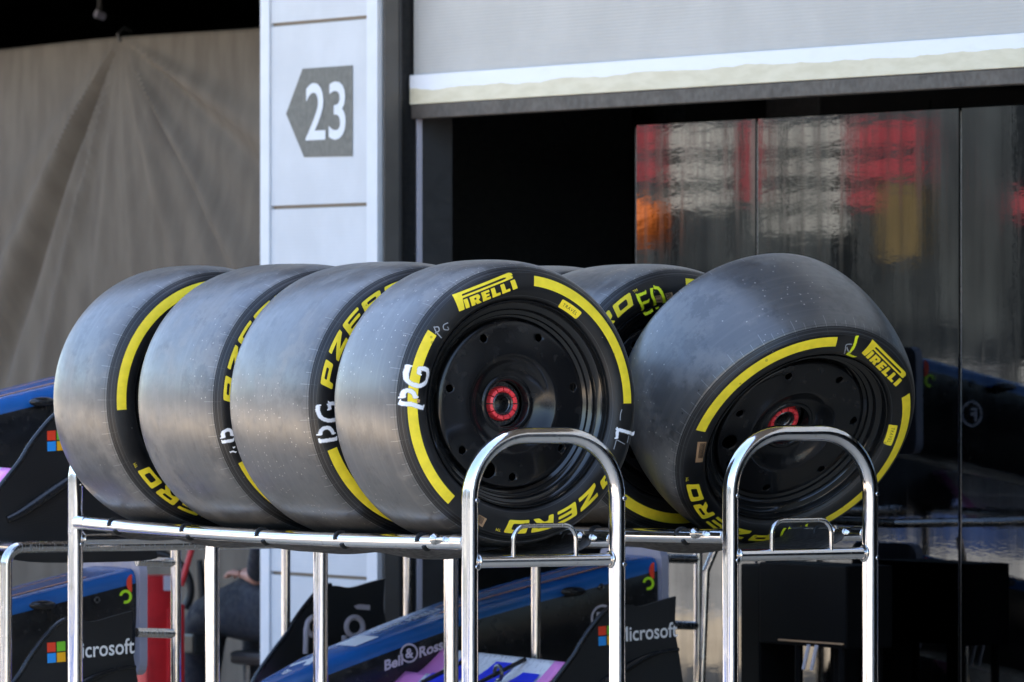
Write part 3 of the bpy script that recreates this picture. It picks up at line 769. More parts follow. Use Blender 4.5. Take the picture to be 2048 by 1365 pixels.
    for (xa, xb, za, zb, sw) in tops:
        fl = flap(.012, Ym-.12, xa, xb, za, zb, mf, sw); flap(S-.012, Ym+.12, xa, xb, za-.115, zb-.115, mf, sw)
        def fs(a, b, xa=xa, xb=xb, za=za, zb=zb, sw=sw):           # a along span from far to near, b up the chord
            u = b; f = 1-a/(Ym-.132); return Vector((xa+(xb-xa)*u-.006+sw*(1-f), Ym-.12-a, za+(zb-za)*u**1.35+.009-.012*(1-f)))
        bm = bmesh.new()
        shapes = [[[(.16, .0), (.235, .0), (.30, .25), (.31, .6), (.27, .82), (.19, .82)]], [[(.36, 0), (.40, .78), (.52, .78), (.50, 0)]], [[(.56, 0), (.60, .55), (.70, .55), (.71, 0)]]]
        if sw == 0.:
            for lps in shapes: add_mapped(bm, flat_mesh(lps, cell=.1), fs)
        else:
            for lps in [[[(.10, 0), (.17, 1), (.34, 1), (.30, 0)]], [[(.36, 0), (.40, 1), (.52, 1), (.50, 0)]], [[(.54, 0), (.60, 1), (.73, 1), (.74, 0)]]]: add_mapped(bm, flat_mesh(lps, cell=.1), fs)
        link_decal('flap_lettering', bm, M['bluel'], fl, lambda c: Vector((-.5, 0, 1)))
    # gold-ended adjuster rods over the flaps
    for yq in (.22, .52):
        pts = [(-.385, Ym-.20-yq+.05, -.190), (-.60, Ym-.20-yq, -.265)]
        a = tubes('adjuster_rod', [pts], .007, M['gloss_black'], t, 10)
        bm = bmesh.new(); c = Vector(pts[0]).lerp(Vector(pts[1]), .5)
        tube(bm, [c+Vector((.0, .022*math.cos(2*math.pi*k/14), .022*math.sin(2*math.pi*k/14))) for k in range(12)], .006, 8)
        link_bm('rod_clip', bm, M['steel_dark'], a)
    # pylons joining wing to nose
    for sy in (-1, 1): bbox('pylon', (-.80, Ym+sy*.06-.006, -.44), (-.58, Ym+sy*.06+.006, -.36), M['carbon'], t, .003)
    fp = bbox('main_plane', (-.80, .35, -.445), (-.60, S-.35, -.43), M['gloss_black'], t, .006)
    return t
def smooth2(P, n=4):
    out = []; N = len(P)
    for i in range(N):
        p0, p1, p2, p3 = P[i-1], P[i], P[(i+1) % N], P[(i+2) % N]
        if i in (0, N-1): out.append(p1); continue
        for k in range(n):
            t = k/n
            out.append(tuple(.5*((2*p1[j])+(-p0[j]+p2[j])*t+(2*p0[j]-5*p1[j]+4*p2[j]-p3[j])*t*t+(-p0[j]+3*p1[j]-3*p2[j]+p3[j])*t**3) for j in (0, 1)))
    return out
oR = at_d(1350, 1193, 20.6); oL = at_d(264, 1222, 19.55)
nR = nose_assembly(oR, 'blue topped car nose with pink and white wing behind the left trolley arch')
nL = nose_assembly(oL, 'lower left car nose, its grey bulkhead plate in front of the red jack')
nLu = nose_assembly(oL+Vector((0, 0, .60)), 'upper left car nose, its blue top running behind the farthest tyre')
nRu = nose_assembly(oR+Vector((0, 0, .63)), 'upper right car nose hidden by the tyres, mirrored in the glossy screens')

# racks that carry the noses
def nose_rack(name, posts, bars, label):
    root = Vector((sum(p[0].x for p in posts)/len(posts), sum(p[0].y for p in posts)/len(posts), 0))
    t = empty('nose_rack', root, label, 'rack', 'racks under the car noses')
    for a, b, r in posts: tubes('post', [[a-root, b-root]], r, M['chrome2'] if r < .0165 else M['chrome'], t)
    for pts, r in bars: tubes('crossbar', [[Vector(p)-root for p in pts]], r, M['chrome2'], t)
    for a, b, r in posts:
        bm = bmesh.new(); c = b-root; bmesh.ops.create_cone(bm, cap_ends=True, segments=20, radius1=.045, radius2=.045, depth=.024, matrix=Matrix.Translation((c.x, c.y, .045))@Matrix.Rotation(R(90), 4, 'Y'))
        link_bm('castor_wheel', bm, M['hose'], t)
    return t
def gnd(p, zz=.09): return Vector((p.x, p.y, zz))
# left rack
p12 = at_d(12, 1200, 19.15); zt = on_y(200, 1092, p12.y).z; p352 = on_y(352, 1092, p12.y+.55); rb = on_y(300, 1092, p12.y)
tl = [Vector((p12.x, p12.y, .09)), Vector((p12.x, p12.y, zt)), Vector((p352.x+.05, p12.y, zt))]
pb = [gnd(p12)]+round_path(tl, .05, 8)[1:]
q1 = at_d(352, 1100, 20.3); top352 = Vector((q1.x, q1.y, 1.02))
far12 = Vector((p12.x, p12.y+1.0, zt))
nose_rack('l', [(top352, gnd(q1), .0155), (far12, gnd(far12), .0155)],
          [(pb, .0165), ([Vector((q1.x, q1.y, on_y(1, 1132, q1.y).z)), Vector((q1.x-.13, q1.y, on_y(1, 1128, q1.y).z))], .014), ([Vector((q1.x, q1.y, on_y(1, 1276, q1.y).z)), Vector((q1.x-.13, q1.y, on_y(1, 1272, q1.y).z))], .014),
           ([Vector((p352.x+.05, p12.y, zt)), Vector((q1.x, q1.y, 1.012))], .0155), ([tl[1]+Vector((.05, 0, 0)), far12+Vector((.05, 0, 0)), Vector((q1.x, far12.y, zt))], .0155)],
          'bent steel tube rack under the upper left car nose, behind the left trolley post')
# right rack
P = lambda px, D, ztop: (Vector((at_d(px, 682, D).x, at_d(px, 682, D).y, ztop)), gnd(at_d(px, 682, D)), .0145)
pA, pB, pC, pD = P(1072, 20.75, 1.03), P(816, 22.2, 1.03), P(572, 22.0, 1.03), P(1396, 21.9, 1.03)
e1 = [at_d(1436, 1085, 21.2), at_d(1412, 1142, 21.2), at_d(1403, 1365, 21.2)]; e1.append(gnd(e1[-1]))
nose_rack('r', [pA, pB, pC, pD], [([pA[0], Vector((pD[0].x, pA[0].y, 1.03)), pD[0]], .0145), ([pC[0], pB[0], pD[0]], .0145), ([pC[0], Vector((pC[0].x, pA[0].y, 1.03)), pA[0]], .0145),
          ([at_d(1330, 1117, 21.8), at_d(1394, 1119, 21.9)], .0145), ([at_d(1340, 1250, 21.8), at_d(1394, 1252, 21.9)], .014), (round_path(e1, .05), .012)],
          'steel tube rack holding the right hand car nose between the two tyre trolleys')

# ================================================================== RED JACK, SEATED PERSON
jk = empty('trolley_jack', (at_d(330, 1365, 24.6).x, at_d(330, 1365, 24.6).y, 0), 'red wheeled trolley jack with tube handle and black hose behind the left nose', 'jack')
J = jk.location
def jw(px, py, D=24.6): return at_d(px, py, D)-J
a = jw(292, 1150); b = jw(382, 1365)
bm = bmesh.new(); c0 = jw(322, 1150); box(bm, (c0.x-.085, c0.y-.05, .08), (c0.x+.035, c0.y+.05, c0.z), .015); link_bm('body', bm, M['red'], jk)
bm = bmesh.new(); c1 = jw(352, 1200); box(bm, (c1.x-.03, c1.y-.05, .08), (c1.x+.012, c1.y+.04, c1.z-.012), .012); box(bm, (c1.x-.05, c1.y-.03, .10), (c1.x-.02, c1.y+.03, c1.z-.03), .008); link_bm('side_box', bm, M['red'], jk)
tubes('handle', [round_path([jw(273, 1160), jw(273, 1085), jw(285, 1060), jw(300, 1052)], .03)], .011, M['red'], jk)
tubes('handle', [round_path([jw(362, 1172), jw(386, 1090), jw(392, 1070)], .03)], .011, M['red'], jk)
bbox('sticker', (jw(322, 1150).x-.016, c0.y-.054, c0.z-.055), (jw(322, 1150).x+.016, c0.y-.051, c0.z-.002), M['greyprint'], jk)
hp = [jw(300+90*math.cos(a)*.9, 1180-75*math.sin(a), 24.9) for a in [R(200-10*k) for k in range(24)]]
tubes('hose', [hp], .016, M['hose'], jk)
tubes('hose', [[jw(398, 1120, 25), jw(404, 1180, 25), jw(412, 1280, 25)]], [.012, .02, .024], M['hose'], jk)
bbox('foot', (c1.x+.05, c1.y-.04, jw(1, 1310).z), (c1.x+.16, c1.y+.04, jw(1, 1268).z), M['hose'], jk, .01)
bbox('base_frame', (c0.x-.10, c0.y-.09, .06), (c1.x+.12, c0.y+.09, .085), M['red'], jk, .008)
bm = bmesh.new()
for sx in (-.06, .16):
    for sy in (-.10, .10): bmesh.ops.create_cone(bm, cap_ends=True, segments=20, radius1=.04, radius2=.04, depth=.02, matrix=Matrix.Translation((c0.x+sx, c0.y+sy, .04))@Matrix.Rotation(R(90), 4, 'X'))
link_bm('jack_wheel', bm, M['hose'], jk)

M['cloth'] = paint('dark navy overalls', (.014, .017, .026), .8, .3); M['skin'] = paint('skin', (.45, .23, .17), .5, .08); M['glove'] = mat('red nail tips', (.6, .04, .07), .5)
M['hair'] = mat('dark hair', (.02, .013, .01), .6)
def skinned(name, nodes, edges, m, parent, sub=2):
    me = bpy.data.meshes.new(name); me.from_pydata([n[:3] for n in nodes], edges, []); o = bpy.data.objects.new(name, me); col.objects.link(o); o.parent = parent
    sk = o.modifiers.new('sk', 'SKIN'); me.skin_vertices[0].data[0].use_root = True
    for v, n in zip(me.skin_vertices[0].data, nodes): v.radius = (n[3], n[4] if len(n) > 4 else n[3])
    sk.use_smooth_shade = True; sb = o.modifiers.new('ss', 'SUBSURF'); sb.levels = sb.render_levels = sub
    me.materials.append(m); return o
hipP = on_y(612, 1330, 21.62); kneeP = on_y(474, 1232, 22.05)
pe = empty('person', (hipP.x, hipP.y, 0), 'seated person in dark overalls, mostly hidden by the pillar, hand held over the knee', 'person')
k = Vector((kneeP.x-hipP.x, kneeP.y-hipP.y, 0)); K = k.length; pe.rotation_euler.z = math.atan2(k.y, k.x)-math.pi/2   # local +Y = facing
# skin colour body (hands, head) is one continuous figure; overalls are its clothing child
nodes = [(0, 0, .60, .12, .11), (0, -.01, .80, .13, .10), (0, -.01, 1.03, .15, .10), (0, .0, 1.15, .07, .06), (0, .02, 1.25, .05), (0, .04, 1.35, .085, .095), (0, .04, 1.43, .08, .09),
         (-.19, .0, 1.10, .055), (-.27, -.14, .90, .045), (-.20, .02, .755, .036), (-.185, .10, .765, .030, .02), (.19, .0, 1.10, .055), (.27, -.06, .88, .045), (.16, .10, .76, .036), (.13, .18, .745, .030, .02),
         (-.11, .02, .625, .10), (-.13, .45, .615, .082), (-.14, .47, .32, .058), (-.14, .44, .10, .035), (-.14, .55, .05, .035, .03),
         (.11, .02, .625, .10), (.13, .45, .615, .082), (.14, .47, .32, .058), (.14, .44, .10, .035), (.14, .55, .05, .035, .03)]
edges = [(0, 1), (1, 2), (2, 3), (3, 4), (4, 5), (5, 6), (2, 7), (7, 8), (8, 9), (9, 10), (2, 11), (11, 12), (12, 13), (13, 14), (0, 15), (15, 16), (16, 17), (17, 18), (18, 19), (0, 20), (20, 21), (21, 22), (22, 23), (23, 24)]
hx = -.185
for fx, l, up in ((-.03, .050, .012), (-.012, .062, .02), (.006, .058, .010), (.022, .045, -.004)):
    i = len(nodes); nodes += [(hx+fx, .135, .768, .0095), (hx+fx*1.2, .135+l*.6, .764+up*.5, .0085), (hx+fx*1.3, .135+l*1.1, .748+up*.2, .0075)]; edges += [(10, i), (i, i+1), (i+1, i+2)]
i = len(nodes); nodes += [(hx+.035, .11, .790, .011), (hx+.045, .135, .815, .009)]; edges += [(10, i), (i, i+1)]
skinned('body', nodes, edges, M['skin'], pe)
cn = [(n[0], n[1], n[2], *(q*1.13+.006 for q in n[3:])) for n in nodes]
ov = [0, 1, 2, 3, 7, 8, 9, 11, 12, 13, 15, 16, 17, 18, 20, 21, 22, 23]; mp = {o_: i for i, o_ in enumerate(ov)}
skinned('overalls', [cn[i] for i in ov], [(mp[a], mp[b]) for a, b in edges if a in mp and b in mp], M['cloth'], pe)
for sx in (-.14, .14): bbox('shoe', (sx-.048, .38, .0), (sx+.048, .66, .09), M['hose'], pe, .03)
bm = bmesh.new(); bmesh.ops.create_uvsphere(bm, u_segments=20, v_segments=14, radius=1)
for v in bm.verts: v.co = Vector((v.co.x*.094, .015+v.co.y*.105, 1.425+v.co.z*.085))
link_bm('hair', bm, M['hair'], pe)
ch = empty('stool', pe.location, 'black stool under the seated person, hidden behind the numbered pillar', 'stool'); ch.rotation_euler.z = pe.rotation_euler.z
bbox('seat', (-.2, -.18, .44), (.2, .2, .49), M['hose'], ch, .02)
for sx in (-.16, .16):
    for sy in (-.14, .16): tubes('leg', [[(sx, sy, 0), (sx*.9, sy*.9, .44)]], .014, M['steel_dark'], ch)

# ================================================================== GARAGE BUILDING
def ribbed(name, base, rough=.45, pitch=.012, amp=.4, axis=2, metal=0., var=.05):
    m = mat(name, base, rough, metal); g = G(m); v = g.coord(); s = g.sep(v)
    wv = g.math('SINE', g.math('MULTIPLY', s[axis], 6.28318/pitch)); n = g.noise(v, 3, 4); n2 = g.noise(v, .8, 2)
    c = g.mix(g.ramp(n, .35, .7), tuple(q*(1-var) for q in base), tuple(q*(1+var) for q in base))
    g.color(g.mix(g.ramp(n2, .5, .75, 0, .35), c, tuple(q*.86 for q in base))); g.bump(wv, amp, pitch*.12); return m
M['clad'] = ribbed('white ribbed cladding', (.545, .56, .59), .5, .012, .05)
M['trim'] = paint('white metal trim', (.63, .65, .69), .4, .03)
M['shutter'] = ribbed('grey shutter slats', (.455, .435, .405), .5, .0105, .18, var=.05)
M['darkgrey'] = paint('dark grey metal', (.115, .105, .095), .45, .08)
M['jamb'] = paint('charcoal metal', (.048, .046, .046), .5, .08)
M['jetblack'] = mat('matt black paint', (.0015, .0015, .0018), .6, spec=.08)
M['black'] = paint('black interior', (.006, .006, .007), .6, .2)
M['groove'] = mat('groove shadow gap', (.22, .17, .12), .7)
M['signgrey'] = paint('sign grey', (.090, .088, .078), .5, .04)
M['seal'] = paint('rubber seal', (.062, .050, .040), .6, .2)
m = mat('stained white bar', (.75, .75, .76), .4); g = G(m); v = g.coord(); s = g.sep(v)
cb = g.n.new('ShaderNodeCombineXYZ'); g.put(cb.inputs[0], g.math('MULTIPLY', s[1], 1.0)); cb.inputs[1].default_value = 3
nn = g.math('MULTIPLY', g.math('SUBTRACT', g.noise(cb.outputs[0], 3.5, 4), .5), .05)
e = g.math('LESS_THAN', g.math('ADD', s[2], nn), 2.4480)
st = g.noise(g.coord((1, 2, 9)), 4, 4)
g.color(g.mix(e, g.mix(g.ramp(st, .5, .8, 0, .3), (.78, .78, .80), (.62, .61, .58)), g.mix(g.ramp(st, .3, .7), (.60, .53, .37), (.68, .61, .45)))); M['bar'] = m

bd = empty('garage_building', (11.3, 20.1, 0), 'dark garage interior and upper wall of the pit building behind everything', 'building')
def B(name, a, b, m, bev=0, par=bd):
    o = bbox(name, a, b, m, par, bev)
    if par is not None:
        for v in o.data.vertices: v.co -= par.location
    return o
XS = 11.22
YC0, YC1 = 20.12, on_x(523, 682, 11.1).y
# right hand bay: walls, ceiling; its mouth is at X = 11.42
B('interior_back_wall', (16.9, 11.0, 0), (17.1, 32, 3.4), M['black'])
B('interior_side_wall', (11.45, 10.8, 0), (17, 11, 3.4), M['black'])
B('interior_partition', (12.6, 20.6, 0), (16.9, 20.8, 3.3), M['black'])
B('interior_partition', (11.42, 20.965, 0), (12.6, 20.985, 3.3), M['black'])
B('ceiling', (11.30, 10.8, 3.3), (17.1, 32, 3.448), M['black'])
B('end_wall', (11.30, 32.0, 0), (17.1, 32.2, 3.448), M['black'])
B('front_wall', (11.0, 29, 0), (11.29, 32, 3.448), M['clad'])
B('door_lintel', (11.29, 10.8, 2.455), (11.6, 20.115, 3.3), M['black'])
B('left_lintel', (11.32, 20.99, 2.93), (11.5, 32, 3.3), M['black'])
B('upper_wall', (11.24, 10.8, 3.45), (17.1, 32, 9.0), M['clad'])
B('next_bay', (11.9, -25, 0), (17.1, 10.79, 3.449), M['black'])
for yk in (-22, -15, -8, -1, 6): B('bay_pier', (11.1, yk, 0), (11.89, yk+.84, 3.449), M['clad'])
B('upper_wall', (11.24, -25, 3.451), (17.1, 10.79, 9.0), M['clad'])
B('canopy', (9.0, -25, 4.75), (11.235, 34, 4.95), M['darkgrey'])
B('roof', (11.0, -25.2, 9.0), (17.3, 32.2, 9.2), M['darkgrey'])
# numbered pillar
pl = empty('pillar', (11.1, YC0, 0), 'white clad pillar with grey arrow sign reading 23', 'pillar')
def PB(name, a, b, m, bev=0): return B(name, a, b, m, bev, pl)
y0, y1 = YC0, YC1; ya, yb = on_x(736, 682, 11.1).y, on_x(541, 682, 11.1).y
PB('core', (11.115, y0+.004, 0), (11.372, y1-.004, 3.44), M['trim'])
PB('edge_trim', (11.094, y0, 0), (11.114, ya, 3.44), M['trim'], .003); PB('edge_trim', (11.094, yb, 0), (11.114, y1, 3.44), M['trim'], .003)
zg = [.17, .80, 1.43, 2.06, 2.69, 3.32]; zz0 = .0
for zt_ in zg+[3.44]:
    PB('cladding_panel', (11.102, ya+.001, zz0+.006), (11.1145, yb-.001, zt_-.006), M['clad'], .0015); zz0 = zt_
PB('panel_gap', (11.1130, ya, 0), (11.1148, yb, 3.44), M['groove'])
def sgn(px, py): p = on_x(px, py, 11.1); return (-(p.y), p.z)
lp = [sgn(572, 228), sgn(605, 138), sgn(705, 131), sgn(705, 313), sgn(608, 315)]
def smap(off): return lambda a, b: Vector((11.102-off, -a, b))-pl.location
bm = bmesh.new(); add_mapped(bm, flat_mesh([lp], cell=0), smap(.002)); sg = link_decal('arrow_sign', bm, M['signgrey'], pl, lambda c: Vector((-1, 0, 0)))
pa, pb_ = sgn(612, 282), sgn(692, 278); zh = on_x(650, 166, 11.1).z-on_x(650, 282, 11.1).z
src = flat_mesh(text='23', size=1, cell=0, bold=.012); xs = [v.co.x for v in src.verts]; ys = [v.co.y for v in src.verts]
fx = (pb_[0]-pa[0])/(max(xs)-min(xs)); fy = zh/(max(ys)-min(ys)); zb_ = on_x(650, 281, 11.1).z
bm = bmesh.new(); add_mapped(bm, src, lambda a, b: smap(.0035)(pa[0]+(a-min(xs))*fx, zb_+(b-min(ys))*fy)); link_decal('sign_number', bm, M['trim'], pl, lambda c: Vector((-1, 0, 0)))
# door frame on the pillar's near side
df = empty('door_frame', (11.2, YC0, 0), 'dark grey door frame with a bright metal guide strip beside the white pillar', 'door frame')
def DB(name, a, b, m, bev=0): return B(name, a, b, m, bev, df)
xx = lambda px: on_y(px, 682, YC0-.01).x
DB('jamb_face', (11.116, y0-.012, 0), (xx(797), y0-.001, 3.44), M['darkgrey'])
DB('shutter_guide', (xx(797)+.001, y0-.006, 0), (xx(833), y0-.0005, 3.44), M['black']); DB('shutter_guide', (xx(797)+.001, y0-.016, 0), (xx(802), y0-.007, 3.44), M['jamb'])
DB('guide_strip', (xx(835), y0-.012, 0), (xx(844), y0-.001, 3.3), M['greyprint'])
DB('inner_jamb', (xx(845), y0-.008, 0), (xx(905), y0+.003, 3.3), M['jamb'])
# roller shutter
sh = empty('roller_shutter', (XS, 16, 0), 'half lowered grey ribbed roller shutter with stained white bottom bar', 'shutter')
def SB(name, a, b, m, bev=0): return B(name, a, b, m, bev, sh)
SB('slat_curtain', (XS+.004, 10.8, 2.494), (XS+.05, y0-.02, 3.44), M['shutter'])
o = SB('bottom_bar', (XS-.012, 10.8, 2.394), (XS+.05, y0-.018, 2.493), M['bar'], .003)
SB('rubber_seal', (XS-.006, 10.8, 2.346), (XS+.055, y0-.017, 2.3935), M['seal'], .004)
# bar material works on building-height z: keep its coordinates unshifted
# glossy screens
def gloss():
    m = mat('glossy dark panel', (.08, .085, .09), .02, 1.0); g = G(m); v = g.coord((1, 7, 1)); v2 = g.coord((1, 2.2, 9)); v3 = g.coord((1, 1, 1))
    n = g.noise(v, 1.6, 4); n2 = g.noise(v2, 3.0, 4, .6)
    g.rough(g.ramp(g.noise(g.coord((1, 14, 1)), 1.5, 3), .45, .8, .026, .08))
    g.color(g.mix(g.ramp(n, .3, .75), (.054, .058, .062), (.092, .097, .101)))
    g.bump(g.math('ADD', g.math('MULTIPLY', n, 1.), g.math('MULTIPLY', n2, 1.2)), 1.0, .00006)
    return m
M['gloss'] = gloss(); XM = 11.6
ys_ = [on_x(px, 682, XM).y for px in (1270, 1513, 1920)]+[15.9, 14.6]
labs = ['glossy black garage screen with orange reflection, left of the first joint', 'wide glossy black garage screen reflecting red and cream boards', 'glossy black garage screen at the right edge of the photo', 'glossy black garage screen beyond the right edge of the photo']
for i in range(4):
    a, b = ys_[i+1]+.006, ys_[i]-.006
    p_ = empty('glossy_screen', (XM, (a+b)/2, 0), labs[i], 'screen', 'glossy garage partition panels')
    o = bbox('gloss_face', (0, a-(a+b)/2, .06), (.03, b-(a+b)/2, 2.312), M['gloss'], p_, .004)
    o.rotation_euler = (0, R((.02, -.015, .02, 0)[i]), R((.03, -.02, .02, 0)[i]))
    bbox('edge_trim', (.004, b-(a+b)/2+.0005, .05), (.034, b-(a+b)/2+.010, 2.30), M['steel_dark'], p_)
    for sy in (a+.1, b-.1): bbox('foot', (.0, sy-(a+b)/2-.04, 0), (.08, sy-(a+b)/2+.04, .055), M['hose'], p_, .005)
# black equipment cart in front of the screens
c0_, c1_ = on_x(1518, 682, 11.3), on_x(1692, 682, 11.3)
ec = empty('equipment_cart', (11.3, (c0_.y+c1_.y)/2, 0), 'black equipment cart on thin legs, seen through the right trolley arch', 'cart')
hy = (c0_.y-c1_.y)/2; zt1 = on_x(1600, 1128, 11.3).z; zb1 = on_x(1600, 1292, 11.3).z
bbox('body', (0, -hy, zb1), (.17, hy*1.0, zt1), M['jetblack'], ec, .006); bbox('tray_edge', (-.006, -hy+.01, zb1+.012), (-.001, hy-.12, zb1+.017), M['tan'], ec)
bbox('side_locker', (.01, hy+.012, .03), (.15, hy+.125, zt1-.01), M['jetblack'], ec, .006)
for i_, (yy, xx_) in enumerate(((-hy+.05, .02), (-hy+.05, .15), (hy-.2, .02), (hy-.2, .15), (-hy+.17, .08))):
    tubes('leg', [[(xx_, yy, .0), (xx_, yy, zb1)]], .013, M['jetblack'], ec)
for k in range(2): tubes('strap', [[(-.008, hy-.30-.045*k, zb1+.005), (-.008, hy-.27-.045*k, zb1-.07)]], .006, M['greyprint'], ec, 8)
# dim cabinet inside
cb_ = empty('cabinet', (13.2, 20.3, 0), 'tall black cabinet standing in the dark garage between pillar and glossy screens', 'cabinet')
q0 = on_y(1140, 682, 20.2)
bbox('carcass', (-.3, -.1, 0), (.6, .25, 2.5), M['jamb'], cb_, .01); bbox('door_gap', (.16, -.105, .05), (.17, -.099, 2.45), M['black'], cb_)

# curtain of the left bay
m = mat('taupe fabric', (.20, .175, .15), .85); g = G(m); v = g.coord(); n = g.noise(g.coord((1, 3, 1)), 3, 4); n2 = g.noise(v, 250, 2)
g.color(g.mix(g.ramp(n, .3, .7), (.108, .084, .062), (.145, .116, .087))); g.bump(n2, .2, .001); M['fabric'] = m
ct = bmesh.new(); NY, NZ = 560, 150; XC = 12.0; ya_, yb_ = 21.6, 31.6
Yp, Zp = on_x(250, 74, XC).y, on_x(250, 74, XC).z
def cloth(y, zz):
    dy = y-Yp; dz = Zp-zz; dist = math.hypot(dy, dz)+.02; an = math.atan2(dy, dz)
    fan = 0
    for a0, amp, wd in ((.80, .060, .07), (.58, .022, .05), (.44, .030, .04), (.20, .012, .04), (-.10, .012, .05), (-.42, .020, .06), (-.80, .040, .07), (-1.22, .030, .07), (.98, .02, .08)):
        fan += amp*math.exp(-((an-a0)/wd)**2)*math.tanh(dist*2.2)*math.exp(-dist*.15)
    fan += -.045*math.exp(-((an-.69)/.045)**2)*math.tanh(dist*2)-.03*math.exp(-((an+.70)/.05)**2)*math.tanh(dist*2)-.02*math.exp(-((an+1.1)/.06)**2)*math.tanh(dist*2)
    vert = 0
    for y0_, amp in ((on_x(185, 500, XC).y, .012), (on_x(310, 500, XC).y, .014), (on_x(425, 500, XC).y, .010), (on_x(68, 500, XC).y, .008)):
        vert += amp*math.tanh((y-y0_)/.018)*.5*min(1, dz/.6)
    sag = .02*math.sin(y*2.3+zz)+.012*math.sin(y*5.1+zz*2.2)*min(1, dz)
    return XC-fan*1.25-vert-sag
rows = []
for i in range(NY+1):
    y = ya_+(yb_-ya_)*i/NY; top = Zp-.10*min(1, abs(y-Yp)/1.0)**1.3*.08; row = []
    for j in range(NZ+1): zz = .04+(top-.04)*j/NZ; row.append(ct.verts.new((cloth(y, zz)-XC, y-24, zz)))
    rows.append(row)
for i in range(NY):
    for j in range(NZ): ct.faces.new((rows[i][j], rows[i+1][j], rows[i+1][j+1], rows[i][j+1]))
cu = empty('curtain', (XC, 24, 0), 'taupe fabric screen hung across the left bay, creased from one pulled hook', 'curtain')
c_ = link_bm('fabric', ct, M['fabric'], cu); md = c_.modifiers.new('s', 'SOLIDIFY'); md.thickness = .003
bm = bmesh.new(); tube(bm, [(.03, ya_-24, Zp-.012), (.03, yb_-24, Zp-.012)], .010, 10); link_bm('hanging_wire', bm, M['void'], cu)
bm = bmesh.new(); tube(bm, [(-.02, Yp-24, Zp-.02), (-.03, Yp-24, Zp+.01), (.0, Yp-24, Zp+.035), (.03, Yp-24, Zp+.02)], .008, 8); link_bm('hook', bm, M['hose'], cu)
# small fitting in the dark above the curtain
lt = empty('ceiling_fitting', (12.6, on_x(200, 30, 12.6).y, 0), 'small ceiling fitting with pale end, in the dark above the curtain', 'fitting')
zf = on_x(200, 28, 12.6).z
tubes('stem', [[(0, 0, zf), (0, 0, 3.3)]], .012, M['jamb'], lt); tubes('cap', [[(-.02, 0, zf), (.02, 0, zf-.01)]], .018, M['greyprint'], lt)

# ================================================================== GROUND AND THE PIT LANE OPPOSITE
m = mat('asphalt', (.2, .2, .2), .85); g = G(m); v = g.coord(); n = g.noise(v, .35, 4); n2 = g.noise(v, 90, 2)
g.color(g.mix(g.ramp(n, .3, .7), (.47, .365, .245), (.60, .475, .33))); g.bump(n2, .5, .004); M['apron'] = m
m = mat('earth', (.2, .2, .2), .9); g = G(m); v = g.coord(); n = g.noise(v, .1, 4)
g.color(g.mix(g.ramp(n, .3, .7), (.16, .15, .12), (.22, .21, .17))); M['earth'] = m
m = mat('pit lane asphalt', (.2, .2, .2), .85); g = G(m); v = g.coord(); n = g.noise(v, .5, 5)
g.color(g.mix(g.ramp(n, .3, .7), (.23, .215, .195), (.32, .30, .27))); g.bump(g.noise(v, 90, 2), .5, .004); M['asphalt'] = m
def sheet(name, a, b, zz, m):
    bm = bmesh.new(); vs = [bm.verts.new((x, y, zz)) for x, y in ((a[0], a[1]), (b[0], a[1]), (b[0], b[1]), (a[0], b[1]))]; bm.faces.new(vs)
    for f in bm.faces:
        f.normal_update()
        if f.normal.z < 0: f.normal_flip()
    me = bpy.data.meshes.new(name); bm.to_mesh(me); bm.free(); o = link_me(name, me, m, None, False); tag(o, kind='structure'); return o
sheet('ground', (-700, -700), (700, 700), -.02, M['earth'])
sheet('pit_apron', (2.0, -30), (17.4, 80), 0, M['apron'])
sheet('pit_lane', (-6.0, -30), (1.999, 80), .0, M['asphalt'])
M['line'] = paint('white road line', (.62, .62, .62), .7, .1)
sheet('lane_line', (1.90, -30), (2.05, 80), .004, M['line'])
# pit wall and its stands, in the sunshine opposite
M['concrete'] = paint('pale concrete', (.30, .29, .27), .8, .15, sc=2); M['navy'] = paint('navy panel', (.015, .04, .13), .5, .2, sc=3)
M['fence'] = paint('dark mesh screen', (.055, .062, .062), .7, .25, sc=3); M['bred'] = paint('red board', (.36, .035, .045), .5, .08); M['bcream'] = paint('cream board', (.42, .40, .35), .6, .08)
M['ochre'] = paint('ochre board', (.15, .10, .03), .6, .1); M['borange'] = paint('orange ball', (.95, .20, .01), .5, .05)
pw = empty('pit_wall', (-6, 40, 0), 'low pit wall with navy panels opposite, seen mirrored in the glossy garage screens', 'wall')
def W(name, a, b, m, bev=0, par=pw): return B(name, a, b, m, bev, par)
W('wall_base', (-6.4, -20, 0), (-6.0, 78, .62), M['navy'], .01); W('wall_top', (-6.45, -20, .62), (-5.95, 78, .72), M['concrete'], .01)
W('upper_rail', (-6.5, -20, 1.18), (-6.3, 78, 1.42), M['concrete'], .01); W('rail_panel', (-6.44, -20, .72), (-6.36, 78, 1.18), M['fence'])
for k in range(20):
    yk = 20+k*2.6; W('post', (-6.52, yk, .72), (-6.30, yk+.12, 3.6), M['fence'], .01)
W('mesh_screen', (-6.60, -20, 1.42), (-6.54, 78, 2.05), M['fence'])
W('mesh_screen', (-6.80, -20, 2.05), (-6.74, 78, 4.2), M['fence'])
def refl(px, py, X):                                   # point at plane X that the panels show at this spot of the photo
    p = on_x(px, py, 2*XM-X); return Vector((X, p.y, p.z))
rows_ = ((246, 300), (318, 360), (380, 415), (428, 470))
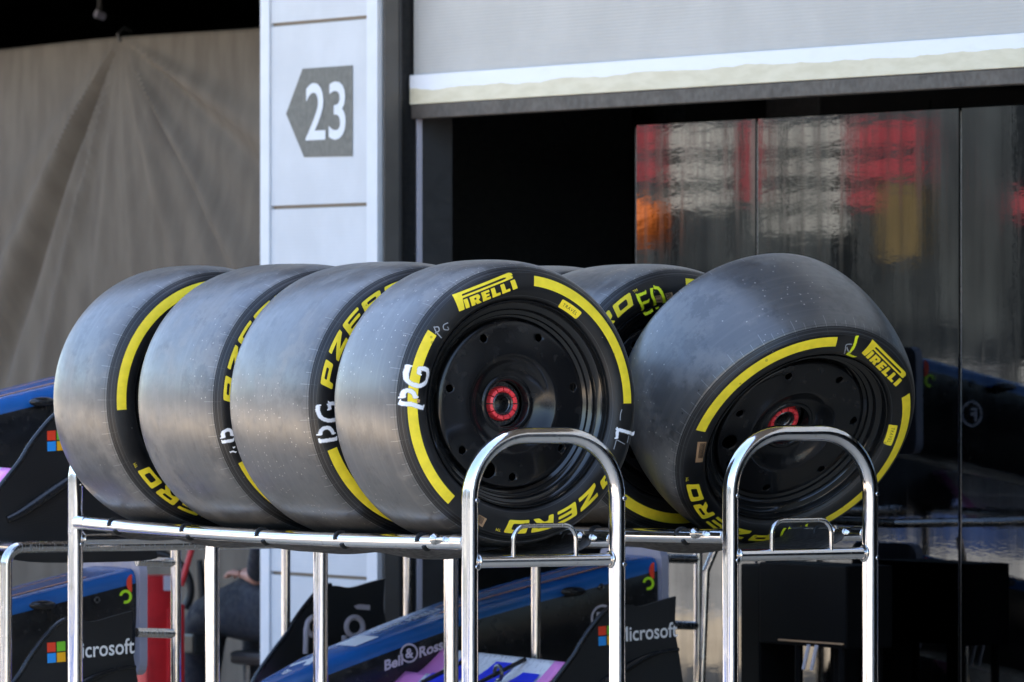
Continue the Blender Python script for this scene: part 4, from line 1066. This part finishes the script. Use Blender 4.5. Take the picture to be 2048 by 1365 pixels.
sets = [('cream', 1525, 1690, rows_, 'bcream'), ('red', 1700, 1850, rows_[:3], 'bred'), ('cream', 1345, 1495, rows_[:3], 'bcream'), ('red', 1240, 1338, rows_[:2], 'bred'), ('ochre', 1765, 1845, ((372, 520),), 'ochre'), ('red', 1500, 1522, ((240, 400),), 'bred'), ('red', 2040, 2110, ((380, 430),), 'bred')]
nm = {0: 'cream stacked boards mirrored in the wide glossy screen', 1: 'red stacked boards mirrored in the wide glossy screen', 2: 'cream stacked boards mirrored in the panel left of the first joint', 3: 'red boards mirrored at the top left corner of the glossy screens', 4: 'ochre board mirrored below the red boards', 5: 'narrow red board mirrored at the first panel joint', 6: 'small red board mirrored at the right edge'}
for i, (kk, pa_, pb2, rr_, mm) in enumerate(sets):
    XX = -5.6+.05*i; c = refl((pa_+pb2)/2, 682, XX); s_ = empty('trackside_board', (XX, c.y, 0), nm[i], 'board', 'boards along the pit wall opposite')
    for (ta, tb) in rr_:
        A = refl(pa_, tb, XX); Bq = refl(pb2, ta, XX)
        bbox('board_panel', (0, A.y-c.y, A.z), (.04, Bq.y-c.y, Bq.z), M[mm], s_, .004)
    tp = refl(pa_, rr_[0][0], XX).z
    for yy in (-.3, .3): bbox('post', (-.06, yy-.02, 0), (-.01, yy+.02, tp), M['fence'], s_)
ob = refl(1290, 446, -5.3)
bl_ = empty('ball_marker', (ob.x, ob.y, 0), 'orange ball on a post opposite, mirrored at the left of the glossy screens', 'marker')
bm = bmesh.new(); bmesh.ops.create_uvsphere(bm, u_segments=28, v_segments=18, radius=1)
for v in bm.verts: v.co = Vector((v.co.x*.19, v.co.y*.24, ob.z+v.co.z*.19))
link_bm('ball', bm, M['borange'], bl_); tubes('post', [[(0, 0, 0), (0, 0, ob.z-.15)]], .02, M['fence'], bl_)
# far grandstand behind the pit wall, closes the mirrored view
M['stand'] = paint('grey stand', (.10, .11, .11), .8, .3, sc=.5)
gs = empty('grandstand', (-30, 60, 0), 'grey grandstand across the track, only in reflections', 'grandstand')
for k in range(8): B('tier', (-30-k*1.2, 10, 0), (-28.8-k*1.2, 140, .9+k*.65), M['stand'], 0, gs)
